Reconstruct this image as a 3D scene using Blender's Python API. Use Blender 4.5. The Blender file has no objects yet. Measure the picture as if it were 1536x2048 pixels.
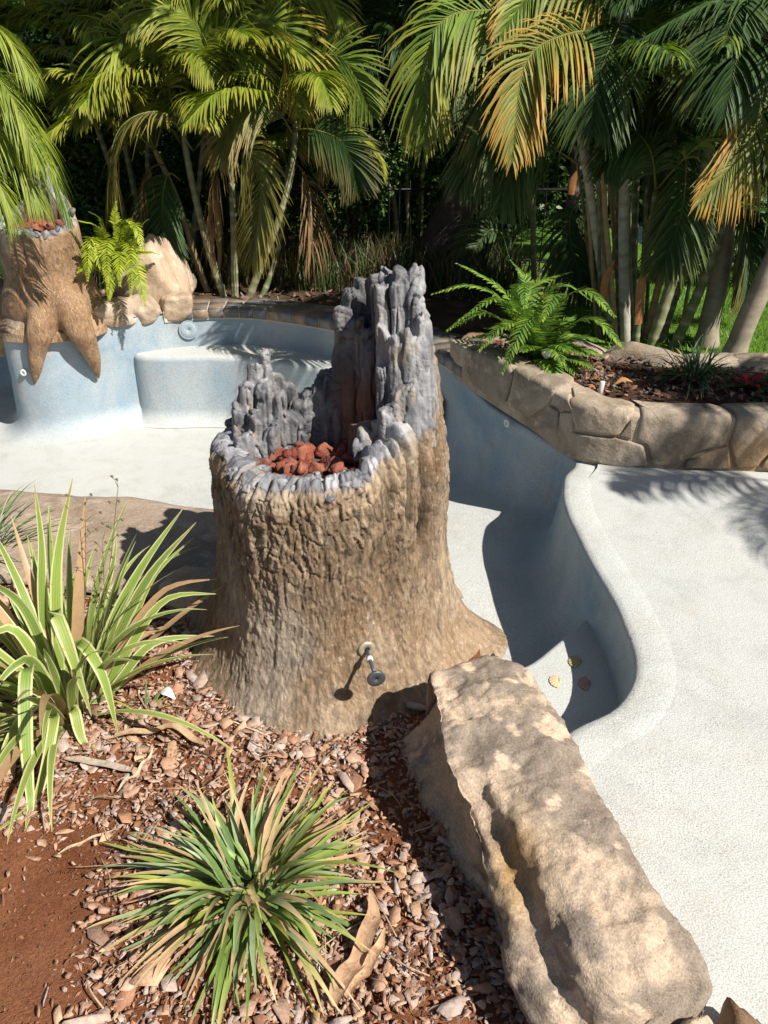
import bpy, math, random
import numpy as np
from mathutils import Vector
from mathutils.geometry import tessellate_polygon

# ------------------------------------------------------------------ camera, sky, sun, exposure
scene = bpy.context.scene
COL = scene.collection
PITCH = math.radians(29.0); CAMZ = 1.65; FPX = 1462.0
cam_d = bpy.data.cameras.new('camera'); cam = bpy.data.objects.new('camera', cam_d); COL.objects.link(cam)
cam_d.sensor_fit = 'VERTICAL'; cam_d.sensor_height = 24.0; cam_d.lens = 24.0 * FPX / 2048.0
cam_d.clip_start = 0.05; cam_d.clip_end = 1000.0
cam.location = (0, 0, CAMZ); cam.rotation_euler = (math.radians(90) - PITCH, 0, 0)
scene.camera = cam
SUN_EL = math.radians(46.0); SUN_AZ = math.radians(126.0)          # azimuth clockwise from +Y
SUN = Vector((math.sin(SUN_AZ) * math.cos(SUN_EL), math.cos(SUN_AZ) * math.cos(SUN_EL), math.sin(SUN_EL)))
world = bpy.data.worlds.new('World'); scene.world = world; world.use_nodes = True
wn = world.node_tree; bg = wn.nodes['Background']
sky = wn.nodes.new('ShaderNodeTexSky'); sky.sky_type = 'NISHITA'; sky.sun_disc = False
sky.sun_elevation = SUN_EL; sky.sun_rotation = SUN_AZ
wn.links.new(sky.outputs[0], bg.inputs[0]); bg.inputs[1].default_value = 0.05
sl = bpy.data.lights.new('sun', 'SUN'); sl.energy = 5.0; sl.angle = math.radians(0.5); sl.color = (1.0, 0.95, 0.87)
so = bpy.data.objects.new('sun', sl); COL.objects.link(so)
so.rotation_euler = (-SUN).to_track_quat('-Z', 'Y').to_euler(); so.location = (6, -6, 9)
scene.view_settings.view_transform = 'Standard'; scene.view_settings.look = 'None'
scene.view_settings.gamma = 1.0; scene.view_settings.exposure = 0.66
scene.render.engine = 'CYCLES'
scene.cycles.max_bounces = 8; scene.cycles.transparent_max_bounces = 8

# ------------------------------------------------------------------ helpers
rng = np.random.default_rng(7); R = random.Random(11)
def A(*a): return np.array(a, float)
def ray(x, y):
    a = (x - 768) / FPX; b = (1024 - y) / FPX
    return A(a, math.cos(PITCH) + b * math.sin(PITCH), -math.sin(PITCH) + b * math.cos(PITCH))
def at(x, y, Y):                       # point of the place seen at photo position x, y that stands Y metres ahead
    r = ray(x, y); return r * (Y / r[1]) + A(0, 0, CAMZ)
def atz(x, y, z):                      # ... that lies at height z
    r = ray(x, y); return r * ((z - CAMZ) / r[2]) + A(0, 0, CAMZ)
def project(P):
    P = np.asarray(P, float); z = P[..., 2] - CAMZ
    d = P[..., 1] * math.cos(PITCH) - z * math.sin(PITCH); u = P[..., 1] * math.sin(PITCH) + z * math.cos(PITCH)
    return np.stack([768 + FPX * P[..., 0] / d, 1024 - FPX * u / d], -1)
_perm = np.random.default_rng(3).permutation(256); _perm = np.concatenate([_perm] * 3)
_g = np.random.default_rng(4).normal(size=(256, 3)); _g /= np.linalg.norm(_g, axis=1)[:, None]
def noise(P):
    P = np.asarray(P, float); i = np.floor(P).astype(int); f = P - i; i &= 255
    u = f * f * f * (f * (f * 6 - 15) + 10); out = 0
    for dx in (0, 1):
        for dy in (0, 1):
            for dz in (0, 1):
                h = _perm[_perm[_perm[(i[..., 0] + dx) & 255] + ((i[..., 1] + dy) & 255)] + ((i[..., 2] + dz) & 255)]
                g = _g[h]
                d = g[..., 0] * (f[..., 0] - dx) + g[..., 1] * (f[..., 1] - dy) + g[..., 2] * (f[..., 2] - dz)
                w = (u[..., 0] if dx else 1 - u[..., 0]) * (u[..., 1] if dy else 1 - u[..., 1]) * (u[..., 2] if dz else 1 - u[..., 2])
                out = out + w * d
    return out
def fbm(P, o=4, g=0.5):
    P = np.asarray(P, float); s = 0; a = 1.0
    for k in range(o): s = s + a * noise(P * 2 ** k + 17.3 * k); a *= g
    return s
def sstep(a, b, x):
    t = np.clip((np.asarray(x, float) - a) / (b - a), 0, 1); return t * t * (3 - 2 * t)
def spline(pts, n, closed=False):      # Catmull-Rom resampled evenly
    p = np.asarray(pts, float); m = len(p); out = []
    segs = m if closed else m - 1
    for i in range(segs):
        if closed: a, b, c, d = p[(i - 1) % m], p[i], p[(i + 1) % m], p[(i + 2) % m]
        else: a, b, c, d = p[max(i - 1, 0)], p[i], p[i + 1], p[min(i + 2, m - 1)]
        t = np.linspace(0, 1, 24, endpoint=False)[:, None]
        out.append(0.5 * ((2 * b) + (-a + c) * t + (2 * a - 5 * b + 4 * c - d) * t ** 2 + (-a + 3 * b - 3 * c + d) * t ** 3))
    out = np.concatenate(out + [p[:1] if closed else p[-1:]])
    L = np.concatenate([[0], np.cumsum(np.linalg.norm(np.diff(out, axis=0), axis=1))])
    s = np.linspace(0, L[-1], n + 1)[:-1] if closed else np.linspace(0, L[-1], n)
    return np.stack([np.interp(s, L, out[:, k]) for k in range(p.shape[1])], 1)
def nrm(v): return v / np.maximum(np.linalg.norm(v, axis=-1, keepdims=True), 1e-9)
def gridF(r, c, wrap=False, off=0):
    i = np.arange(r - 1)[:, None]; j = np.arange(c if wrap else c - 1)[None, :]; j2 = (j + 1) % c
    return np.stack([i * c + j, i * c + j2, (i + 1) * c + j2, (i + 1) * c + j], -1).reshape(-1, 4) + off
WL = {}
def wloc(o): return WL.get(o.name, A(0, 0, 0))
def link(o, parent=None, loc=None):
    COL.objects.link(o)
    loc = A(0, 0, 0) if loc is None else np.asarray(loc, float)
    if parent is not None:
        o.parent = parent; o.location = loc - wloc(parent)
    else: o.location = loc
    WL[o.name] = loc
    return o
def meshdata(name, V, F, mat, col=None, uv=None, smooth=True):
    V = np.asarray(V, np.float32); Fs = F if isinstance(F, list) else [F]
    Fs = [np.asarray(f, np.int32) for f in Fs if len(f)]
    me = bpy.data.meshes.new(name); me.vertices.add(len(V)); me.vertices.foreach_set('co', V.ravel())
    tot = np.concatenate([np.full(len(f), f.shape[1]) for f in Fs]); idx = np.concatenate([f.ravel() for f in Fs])
    me.loops.add(len(idx)); me.loops.foreach_set('vertex_index', idx)
    me.polygons.add(len(tot)); me.polygons.foreach_set('loop_start', np.concatenate([[0], np.cumsum(tot)[:-1]]).astype(np.int32))
    if smooth: me.polygons.foreach_set('use_smooth', np.ones(len(tot), bool))
    if col is not None:
        c = np.ones((len(V), 4), np.float32); c[:, :3] = col
        me.color_attributes.new('Col', 'FLOAT_COLOR', 'POINT').data.foreach_set('color', c.ravel())
    if uv is not None:
        me.uv_layers.new(name='UVMap').data.foreach_set('uv', np.asarray(uv, np.float32)[idx].ravel())
    me.update(calc_edges=True)
    for m in (mat if isinstance(mat, (list, tuple)) else [mat]): me.materials.append(m)
    return me
def mk(name, V, F, mat, parent=None, col=None, uv=None, smooth=True, org=None):
    V = np.asarray(V, float)
    if parent is not None: org = wloc(parent) if org is None else org
    elif org is None: org = A(*(V[:, :2].mean(0)), V[:, 2].min())
    o = bpy.data.objects.new(name, meshdata(name, V - org, F, mat, col, uv, smooth))
    return link(o, parent, org)
def tag(o, label=None, cat=None, group=None, kind=None):
    if label: o['label'] = label
    if cat: o['category'] = cat
    if group: o['group'] = group
    if kind: o['kind'] = kind
    return o
def thing(name, loc, label, cat, group=None):
    o = bpy.data.objects.new(name, None); o.empty_display_size = 0.1; link(o, None, loc)
    return tag(o, label, cat, group)
def struct(o): o['kind'] = 'structure'; return o
def frames(P):
    T = nrm(np.gradient(P, axis=0)); up = A(0, 0, 1) if abs(T[0, 2]) < 0.9 else A(1, 0, 0)
    N = np.zeros_like(P); n = nrm(up - T[0] * np.dot(up, T[0])[None]) if False else nrm(up - T[0] * np.dot(up, T[0]))
    for i in range(len(P)):
        n = nrm(n - T[i] * np.dot(n, T[i])); N[i] = n
    return T, N, np.cross(T, N)
def tube(P, r, n=8, caps=True):
    P = np.asarray(P, float); r = np.broadcast_to(np.asarray(r, float), (len(P),)); T, N, B = frames(P)
    a = np.linspace(0, 2 * np.pi, n, endpoint=False)
    V = P[:, None] + r[:, None, None] * (np.cos(a)[None, :, None] * N[:, None] + np.sin(a)[None, :, None] * B[:, None])
    V = V.reshape(-1, 3); F = [gridF(len(P), n, True)]
    if caps:
        V = np.concatenate([V, P[:1], P[-1:]]); k = len(P) * n; j = np.arange(n); j2 = (j + 1) % n
        F.append(np.concatenate([np.stack([np.full(n, k), j2, j], 1), np.stack([np.full(n, k + 1), k - n + j, k - n + j2], 1)]))
    return V, F
class Geo:
    def __init__(s): s.V = []; s.Q = []; s.T = []; s.C = []; s.n = 0
    def add(s, V, F, col=None):
        for f in (F if isinstance(F, list) else [F]):
            f = np.asarray(f)
            if len(f): (s.Q if f.shape[1] == 4 else s.T).append(f + s.n)
        s.V.append(V); s.n += len(V)
        if col is not None: s.C.append(np.broadcast_to(np.asarray(col, float), (len(V), 3)))
    def out(s): return np.concatenate(s.V), [np.concatenate(l) for l in (s.Q, s.T) if l], (np.concatenate(s.C) if s.C else None)
def rock_shape(seed, nu=26, nv=16, planes=14, rough=0.06, soft=14, ext=None, freq=2.2, hmin=0.72):
    g = np.random.default_rng(seed); u = np.linspace(0, 2 * np.pi, nu, endpoint=False); v = np.linspace(-1, 1, nv) * np.pi / 2 * 0.999
    D = np.stack([np.cos(v)[:, None] * np.cos(u)[None], np.cos(v)[:, None] * np.sin(u)[None], np.repeat(np.sin(v)[:, None], nu, 1)], -1)
    n = nrm(g.normal(size=(planes, 3))); h = g.uniform(hmin, 1.0, planes)
    if ext is not None: n = np.concatenate([n, nrm(np.asarray(ext, float)[:, :3])]); h = np.concatenate([h, np.asarray(ext, float)[:, 3]])
    q = np.maximum(D @ n.T, 0) / h; r = 1 / np.maximum((q ** soft).sum(-1) ** (1 / soft), 0.5)
    r = r * (1 + rough * fbm(D * freq + seed * 3.7, 4, 0.6))
    V = (D * r[..., None]).reshape(-1, 3); return V, [gridF(nv, nu, True)]

# ------------------------------------------------------------------ materials
class Mt:
    def __init__(s, name, rough=0.7, spec=0.3):
        s.m = bpy.data.materials.new(name); s.m.use_nodes = True; s.t = s.m.node_tree
        s.b = s.t.nodes['Principled BSDF']; s.b.inputs['Roughness'].default_value = rough; s.b.inputs['Specular IOR Level'].default_value = spec
        s._o = None; s.h = None
    def n(s, typ, **kw):
        nd = s.t.nodes.new(typ)
        for k, v in kw.items(): setattr(nd, k, v)
        return nd
    def set(s, inp, v):
        if hasattr(v, 'is_output') or isinstance(v, bpy.types.NodeSocket): s.t.links.new(v, inp)
        else: inp.default_value = v if not (isinstance(v, tuple) and len(v) == 3 and inp.type == 'RGBA') else (*v, 1)
    def co(s, kind='Object', sc=None):
        if s._o is None: s._o = s.n('ShaderNodeTexCoord')
        o = s._o.outputs[kind]
        if sc is None: return o
        mp = s.n('ShaderNodeMapping'); s.t.links.new(o, mp.inputs[0]); mp.inputs['Scale'].default_value = sc; return mp.outputs[0]
    def noise(s, scale, detail=4, rough=0.6, co=None, dist=0.0):
        x = s.n('ShaderNodeTexNoise'); s.t.links.new(co or s.co(), x.inputs['Vector'])
        x.inputs['Scale'].default_value = scale; x.inputs['Detail'].default_value = detail; x.inputs['Roughness'].default_value = rough; x.inputs['Distortion'].default_value = dist
        return x.outputs['Fac']
    def vor(s, scale, feature='F1', out='Distance', co=None, rnd=1.0):
        x = s.n('ShaderNodeTexVoronoi', feature=feature); s.t.links.new(co or s.co(), x.inputs['Vector']); x.inputs['Scale'].default_value = scale; x.inputs['Randomness'].default_value = rnd
        return x.outputs[out]
    def ramp(s, fac, *stops):
        x = s.n('ShaderNodeValToRGB'); s.t.links.new(fac, x.inputs[0]); e = x.color_ramp.elements
        while len(e) < len(stops): e.new(0.5)
        for k, (p, c) in enumerate(stops): e[k].position = p; e[k].color = (c, c, c, 1) if not isinstance(c, tuple) else (*c, 1)
        return x.outputs[0]
    def mix(s, fac, a, b, mode='MIX'):
        x = s.n('ShaderNodeMix', data_type='RGBA', blend_type=mode, clamp_factor=True)
        s.set(x.inputs[0], fac); s.set(x.inputs[6], a); s.set(x.inputs[7], b); return x.outputs[2]
    def math(s, op, a, b=0.0):
        x = s.n('ShaderNodeMath', operation=op); s.set(x.inputs[0], a); s.set(x.inputs[1], b); return x.outputs[0]
    def attr(s, name='Col'): return s.n('ShaderNodeAttribute', attribute_name=name).outputs['Color']
    def color(s, c): s.set(s.b.inputs['Base Color'], c); return s
    def bump(s, height, strength=0.5, dist=0.01):
        x = s.n('ShaderNodeBump'); x.inputs['Strength'].default_value = strength; x.inputs['Distance'].default_value = dist
        s.t.links.new(height, x.inputs['Height'])
        if s.h is not None: s.t.links.new(s.h, x.inputs['Normal'])
        s.h = x.outputs[0]; s.t.links.new(s.h, s.b.inputs['Normal']); return s
    def rough(s, v): s.set(s.b.inputs['Roughness'], v); return s
    def translucent(s, c, f=0.3):
        tr = s.n('ShaderNodeBsdfTranslucent'); s.set(tr.inputs[0], c); mx = s.n('ShaderNodeMixShader'); mx.inputs[0].default_value = f
        s.t.links.new(s.b.outputs[0], mx.inputs[1]); s.t.links.new(tr.outputs[0], mx.inputs[2])
        s.t.links.new(mx.outputs[0], s.t.nodes['Material Output'].inputs[0]); return s
    def done(s): return s.m
def m_leaf(name, trans=0.3, rough=0.42, spec=0.35, nz=9):
    m = Mt(name, rough, spec); c = m.mix(0.55, m.attr(), m.ramp(m.noise(nz, 3), (0.3, 0.42), (0.7, 0.62)), 'OVERLAY')
    m.color(c); m.translucent(m.mix(1.0, c, (1.0, 1.15, 0.55), 'MULTIPLY'), trans); return m.done()
def m_col(name, rough=0.8, spec=0.25, nscale=30, amt=0.5, bs=120, bstr=0.4, bd=0.004):
    m = Mt(name, rough, spec); c = m.mix(amt, m.attr(), m.ramp(m.noise(nscale, 5, 0.65), (0.3, 0.3), (0.7, 0.7)), 'OVERLAY')
    m.color(c); m.bump(m.noise(bs, 4), bstr, bd); return m.done()
def m_plaster(name, tint=None):
    m = Mt(name, 0.62, 0.3)
    tint = m.attr() if tint is None else tint
    big = m.noise(1.1, 5, 0.6, dist=0.4); mid = m.noise(5.0, 5, 0.65)
    c = m.mix(m.ramp(big, (0.30, 0.25), (0.62, 1.0)), (0.50, 0.497, 0.465), tint)
    c = m.mix(m.math('MULTIPLY', m.ramp(mid, (0.5, 0.0), (0.75, 1.0)), 0.35), c, (0.37, 0.32, 0.25))
    c = m.mix(m.math('MULTIPLY', m.ramp(m.noise(1.9, 9, 0.72, dist=0.6), (0.50, 0.0), (0.70, 1.0)), 0.45), c, (0.27, 0.27, 0.26)); c = m.mix(m.math('MULTIPLY', m.ramp(m.noise(4, 6, 0.7, co=m.co(sc=(1.6, 1.6, 0.22))), (0.52, 0.0), (0.72, 1.0)), 0.35), c, (0.46, 0.46, 0.44))
    fine = m.noise(230, 2, 0.7); c = m.mix(0.45, c, m.ramp(fine, (0.34, 0.15), (0.48, 0.48), (0.64, 0.80)), 'OVERLAY')
    dk = m.math('MULTIPLY', m.ramp(m.noise(150, 2, 0.5), (0.60, 0.0), (0.68, 1.0)), m.ramp(m.noise(1.3, 5, 0.65), (0.36, 0.1), (0.62, 0.75))); c = m.mix(dk, c, (0.17, 0.17, 0.165))
    m.color(c); m.bump(m.vor(150), 0.22, 0.004); m.bump(m.noise(9, 4), 0.2, 0.02); return m.done()
def m_faux_rock(name, base, dark, light, rust=None, sc=1.0):
    m = Mt(name, 0.8, 0.25)
    a = m.noise(2.6 * sc, 6, 0.62, dist=0.5); c = m.mix(m.ramp(a, (0.40, 0.0), (0.62, 1.0)), base, dark)
    sp = m.noise(7.0 * sc, 4, 0.6, dist=0.3); c = m.mix(m.math('MULTIPLY', m.ramp(sp, (0.57, 0.0), (0.66, 1.0)), 0.85), c, light)
    if rust: c = m.mix(m.math('MULTIPLY', m.ramp(m.noise(1.7 * sc, 5, 0.6), (0.55, 0.0), (0.68, 1.0)), 0.7), c, rust)
    c = m.mix(0.4, c, m.ramp(m.noise(120, 3, 0.7), (0.3, 0.25), (0.7, 0.75)), 'OVERLAY')
    rnd = m.n('ShaderNodeObjectInfo').outputs['Random']; c = m.mix(0.55, c, m.ramp(rnd, (0.0, (0.30, 0.27, 0.25)), (0.5, (0.5, 0.48, 0.46)), (1.0, (0.66, 0.60, 0.52))), 'OVERLAY')
    pit = m.vor(38, rnd=1.0); c = m.mix(m.math('MULTIPLY', m.ramp(pit, (0.06, 1.0), (0.12, 0.0)), 0.55), c, (0.08, 0.06, 0.05))
    m.color(c); m.bump(m.noise(14 * sc, 6, 0.7), 0.5, 0.03); m.bump(m.noise(150, 3, 0.7), 0.45, 0.004); return m.done()
MAT = {}
MAT['plaster'] = m_plaster('pebble_plaster', (0.46, 0.47, 0.45))
MAT['plaster_wall'] = m_plaster('pebble_plaster_wall')
MAT['rock_tan'] = m_faux_rock('tan_rock', (0.46, 0.34, 0.25), (0.25, 0.19, 0.15), (0.62, 0.45, 0.33))
MAT['rock_wall'] = m_faux_rock('wall_rock', (0.37, 0.315, 0.25), (0.18, 0.145, 0.11), (0.48, 0.41, 0.33), (0.27, 0.175, 0.09))
MAT['rock_pale'] = m_faux_rock('pale_rock', (0.44, 0.355, 0.275), (0.29, 0.22, 0.16), (0.54, 0.455, 0.37), (0.37, 0.265, 0.175))
MAT['rock_brown'] = m_faux_rock('brown_rock', (0.30, 0.19, 0.11), (0.18, 0.11, 0.06), (0.42, 0.29, 0.18))
def _bark():
    m = Mt('stump_bark', 0.62, 0.4); c = m.attr()
    z = m.co(sc=(1, 1, 0.35)); c = m.mix(0.8, c, m.ramp(m.noise(34, 7, 0.75, co=z, dist=0.6), (0.32, 0.18), (0.5, 0.5), (0.7, 0.78)), 'OVERLAY'); c = m.mix(m.math('MULTIPLY', m.ramp(m.noise(3.0, 4, 0.6), (0.5, 0.0), (0.66, 1.0)), 0.35), c, (0.30, 0.175, 0.075))
    w = m.ramp(m.noise(55, 5, 0.7, co=m.co(sc=(1, 1, 0.6))), (0.56, 0.0), (0.66, 1.0)); c = m.mix(m.math('MULTIPLY', w, m.ramp(m.noise(3.2, 3), (0.42, 0.0), (0.62, 0.75))), c, (0.55, 0.46, 0.38))
    m.color(c); m.bump(m.noise(48, 7, 0.75, co=z, dist=1.0), 0.9, 0.016); m.bump(m.vor(85, co=z), 0.55, 0.007); return m.done()
MAT['bark'] = _bark()
MAT['char'] = m_col('charred_rock', 0.6, 0.45, 45, 0.6, 110, 0.6, 0.006)
MAT['lava'] = m_col('lava_rock', 0.9, 0.15, 60, 0.5, 150, 0.8, 0.006)
MAT['leaf'] = m_leaf('leaf'); MAT['frond'] = m_leaf('palm_leaflet', 0.28, 0.5, 0.3); MAT['fern'] = m_leaf('fern_leaflet', 0.35, 0.5, 0.3)
MAT['shrub'] = m_leaf('shrub_leaf', 0.3, 0.45, 0.35, 3)
MAT['grassblade'] = m_leaf('grass_blade', 0.2, 0.45, 0.4, 60)
MAT['chip'] = m_col('bark_chip', 0.85, 0.2, 70, 0.7, 160, 0.6, 0.004)
MAT['stem'] = m_col('palm_stem', 0.55, 0.35, 25, 0.5, 60, 0.2, 0.004)
MAT['woody'] = m_col('tree_bark', 0.9, 0.15, 14, 0.7, 30, 0.8, 0.02)
MAT['tile'] = m_col('slate_tile', 0.5, 0.4, 12, 0.8, 60, 0.3, 0.004)
MAT['plain'] = m_col('plain', 0.5, 0.4, 40, 0.2, 80, 0.1, 0.001)
def _flax():
    m = Mt('variegated_leaf', 0.45, 0.35); u = m.n('ShaderNodeSeparateXYZ'); m.t.links.new(m.co('UV'), u.inputs[0]); U = u.outputs[0]
    d = m.math('ABSOLUTE', m.math('SUBTRACT', U, 0.5)); d = m.math('ADD', d, m.math('MULTIPLY', m.math('SUBTRACT', m.noise(3, 2), 0.5), 0.1))
    st = m.noise(1.0, 2, 0.5, co=m.co('UV', (26, 0.6, 1)))
    g = m.mix(m.ramp(st, (0.42, 0.0), (0.6, 1.0)), m.attr(), m.mix(0.55, m.attr(), (0.42, 0.50, 0.16)))
    c = m.mix(m.ramp(d, (0.31, 0.0), (0.36, 1.0)), g, (0.60, 0.61, 0.30))
    c = m.mix(m.math('MULTIPLY', m.ramp(m.noise(90, 3, 0.7), (0.60, 0.0), (0.68, 1.0)), 0.8), c, (0.45, 0.26, 0.08))
    m.color(c); m.translucent(c, 0.3); m.bump(st, 0.3, 0.003); return m.done()
MAT['flax'] = _flax()
def _soil():
    m = Mt('mulch_soil', 0.95, 0.1)
    c = m.mix(m.ramp(m.noise(7, 5), (0.35, 0.0), (0.65, 1.0)), (0.17, 0.062, 0.028), (0.25, 0.105, 0.052))
    c = m.mix(0.6, c, m.ramp(m.noise(140, 4, 0.7), (0.3, 0.25), (0.7, 0.75)), 'OVERLAY')
    m.color(c); m.bump(m.noise(60, 6, 0.75), 0.8, 0.012); m.bump(m.noise(240, 3), 0.5, 0.003); return m.done()
MAT['soil'] = _soil()
def _soil2():
    m = Mt('dark_leaf_mould', 0.95, 0.1); c = m.mix(m.ramp(m.noise(12, 5), (0.35, 0.0), (0.65, 1.0)), (0.035, 0.02, 0.014), (0.09, 0.05, 0.033)); m.color(c); m.bump(m.noise(70, 6, 0.75), 0.8, 0.012); return m.done()
MAT['soil_dark'] = _soil2()
def _ground():
    m = Mt('ground', 0.95, 0.1); x = m.n('ShaderNodeSeparateXYZ'); m.t.links.new(m.co(), x.inputs[0])
    lit = m.mix(m.ramp(m.noise(3, 5), (0.4, 0.0), (0.6, 1.0)), (0.045, 0.03, 0.018), (0.10, 0.065, 0.04))
    lawn = m.mix(m.ramp(m.noise(2.2, 5), (0.35, 0.0), (0.65, 1.0)), (0.07, 0.15, 0.015), (0.12, 0.22, 0.03))
    f = m.ramp(m.math('ADD', m.math('MULTIPLY', x.outputs[0], 0.2), m.math('MULTIPLY', m.noise(1.5, 3), 0.1)), (0.26, 0.0), (0.30, 1.0))
    m.color(m.mix(f, lit, lawn)); m.bump(m.noise(50, 5), 0.7, 0.03); return m.done()
MAT['ground'] = _ground()
def simple(name, c, rough=0.5, spec=0.3, metal=0.0):
    m = Mt(name, rough, spec); m.color(m.mix(0.25, c, m.ramp(m.noise(35, 4), (0.3, 0.3), (0.7, 0.7)), 'OVERLAY')); m.b.inputs['Metallic'].default_value = metal; return m.done()
MAT['black_metal'] = simple('black_metal', (0.012, 0.012, 0.013), 0.45)
MAT['key_metal'] = simple('gunmetal', (0.13, 0.14, 0.15), 0.42, 0.5, 0.6)
MAT['steel'] = simple('dull_steel', (0.42, 0.36, 0.27), 0.45, 0.5, 0.4)
MAT['white'] = simple('white_plastic', (0.72, 0.72, 0.70), 0.45)
MAT['pipe'] = simple('pipe_plastic', (0.55, 0.50, 0.45), 0.5)
MAT['grout'] = simple('grout', (0.50, 0.44, 0.37), 0.9)
MAT['mortar'] = simple('dark_joint', (0.10, 0.075, 0.055), 0.9)
def _water():
    m = Mt('lake_water', 0.08, 0.5); m.color((0.03, 0.05, 0.06)); m.bump(m.noise(3, 3), 0.3, 0.05); return m.done()
MAT['water'] = _water()

# ------------------------------------------------------------------ pool: basin, shelf, step, bench
SHZ = -0.25
def floor_z(x, y): return -0.75 - 0.25 * sstep(0.4, 3.3, (0.9 - x) * 0.65 + (y - 3.2) * 0.76)      # the floor falls towards the far side
far = [(1.18, 4.14), (0.97, 4.50), (0.74, 4.90), (0.585, 5.22), (0.40, 5.66), (0.10, 6.06), (-0.36, 6.45), (-0.80, 6.74), (-1.30, 6.96), (-1.80, 6.93), (-2.20, 6.76),
       (-2.62, 6.46), (-2.95, 6.24), (-3.27, 6.28), (-3.46, 6.62), (-3.55, 7.2), (-4.2, 7.8), (-5.5, 7.6), (-6.6, 6.0)]
near = [(-6.2, 4.2), (-4.5, 3.45), (-3.0, 3.25), (-1.9, 3.12), (-1.1, 2.98), (-0.5, 2.80), (0.05, 2.55), (0.34, 2.2), (0.40, 1.95), (0.50, 1.76)]
shelf = [(0.67, 1.88), (0.85, 1.99), (0.975, 2.20), (1.01, 2.52), (0.985, 3.0), (0.985, 3.5), (1.06, 3.86)]
loop = [(x, y, -0.02) for x, y in far] + [(x, y, -0.03 if k < 8 else SHZ) for k, (x, y) in enumerate(near)] + [(x, y, SHZ) for x, y in shelf]
for k, zz in ((0, -0.27), (1, -0.23), (2, -0.20), (3, -0.10)): loop[k] = (*loop[k][:2], zz)
OUT = spline(loop, 420, True)
Tn = nrm((np.roll(OUT, -1, 0) - np.roll(OUT, 1, 0))[:, :2]); INW = np.stack([-Tn[:, 1], Tn[:, 0]], 1)     # candidate inward normal
ctr = A(-1.5, 5.0)
if (np.sum((ctr - OUT[:, :2]) * INW, 1) > 0).mean() < 0.5: INW = -INW
def basin():
    rows = []; fz = lambda o: floor_z(*(OUT[:, :2] + INW * o).T)
    cove = 0.20
    prof = [(-0.19, -0.008), (-0.15, 0.0026), (-0.04, 0.003), (-0.015, -0.002), (-0.003, -0.013), (0.0, -0.045)]
    for o, dz in prof: rows.append(np.concatenate([OUT[:, :2] + INW * o, OUT[:, 2:] + dz], 1))
    for t in np.linspace(0.1, 1, 8):
        z = (OUT[:, 2] - 0.07) * (1 - t) + (fz(0.03) + cove) * t; rows.append(np.concatenate([OUT[:, :2] + INW * (0.03 * t), z[:, None]], 1))
    for a in np.linspace(0, np.pi / 2, 9)[1:]:
        rows.append(np.concatenate([OUT[:, :2] + INW * (0.03 + cove * (1 - math.cos(a))), (fz(0.03 + cove * (1 - math.cos(a))) + cove - cove * math.sin(a) + 0.003)[:, None]], 1))
    rows.append(np.concatenate([OUT[:, :2] + INW * 0.42, (fz(0.42) - 0.003)[:, None]], 1))
    P = np.array(rows); P[..., :2] += 0.012 * fbm(P * 1.7, 3)[..., None]
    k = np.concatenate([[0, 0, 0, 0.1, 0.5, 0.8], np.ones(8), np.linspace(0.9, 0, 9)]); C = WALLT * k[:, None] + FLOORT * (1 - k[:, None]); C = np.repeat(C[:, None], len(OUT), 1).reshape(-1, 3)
    return P.reshape(-1, 3), [gridF(len(rows), len(OUT), True)], C
WALLT = A(0.17, 0.265, 0.345); FLOORT = A(0.46, 0.475, 0.455)  # blue-grey wall plaster, with extra blue shade put into its colour
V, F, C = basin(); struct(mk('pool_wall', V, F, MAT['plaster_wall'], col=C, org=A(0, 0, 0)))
g = np.stack(np.meshgrid(np.linspace(-7.2, 1.6, 60), np.linspace(1.5, 8.2, 50)), -1); z = floor_z(g[..., 0], g[..., 1])[..., None]
struct(mk('pool_floor', np.concatenate([g, z], -1).reshape(-1, 3), gridF(50, 60), MAT['plaster'], org=A(0, 0, 0)))
def poly_sheet(name, pts, z, mat, holes=()):
    polys = [[Vector((p[0], p[1], 0)) for p in pts]] + [[Vector((p[0], p[1], 0)) for p in h] for h in holes]
    V = [(v.x, v.y, z) for pl in polys for v in pl]; T = tessellate_polygon(polys)
    T = [t if (V[t[1]][0] - V[t[0]][0]) * (V[t[2]][1] - V[t[0]][1]) - (V[t[1]][1] - V[t[0]][1]) * (V[t[2]][0] - V[t[0]][0]) > 0 else t[::-1] for t in T]
    return struct(mk(name, np.array(V), np.array(T), mat, org=A(0, 0, 0), smooth=False))
sm = OUT[:, 2] < -0.19
s_idx = [i for i in range(len(OUT)) if np.any(np.linalg.norm(OUT[i, :2] - np.array(shelf), axis=1) < 0.35) and OUT[i, 2] < -0.2 and OUT[i, 0] > 0.6]
s_idx = sorted(s_idx, key=lambda i: i if i > 100 else i + 420)
edge = [tuple(OUT[i, :2] - INW[i] * 0.138) for i in s_idx]
poly_sheet('pool_shelf', [(0.33, -1.5), (0.33, 1.0), (0.48, 1.70), (0.60, 1.86)] + edge + [(1.35, 4.5), (3.6, 4.5), (3.6, -1.5)], SHZ + 0.002, MAT['plaster'])
g = A([3.6, -1.5, SHZ + 0.002], [3.6, 4.5, SHZ + 0.002], [7, 4.5, 0.01], [7, -1.5, 0.01]); struct(mk('pool_entry_slope', g, np.array([[0, 3, 2, 1]]), MAT['plaster'], org=A(0, 0, 0)))
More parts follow.
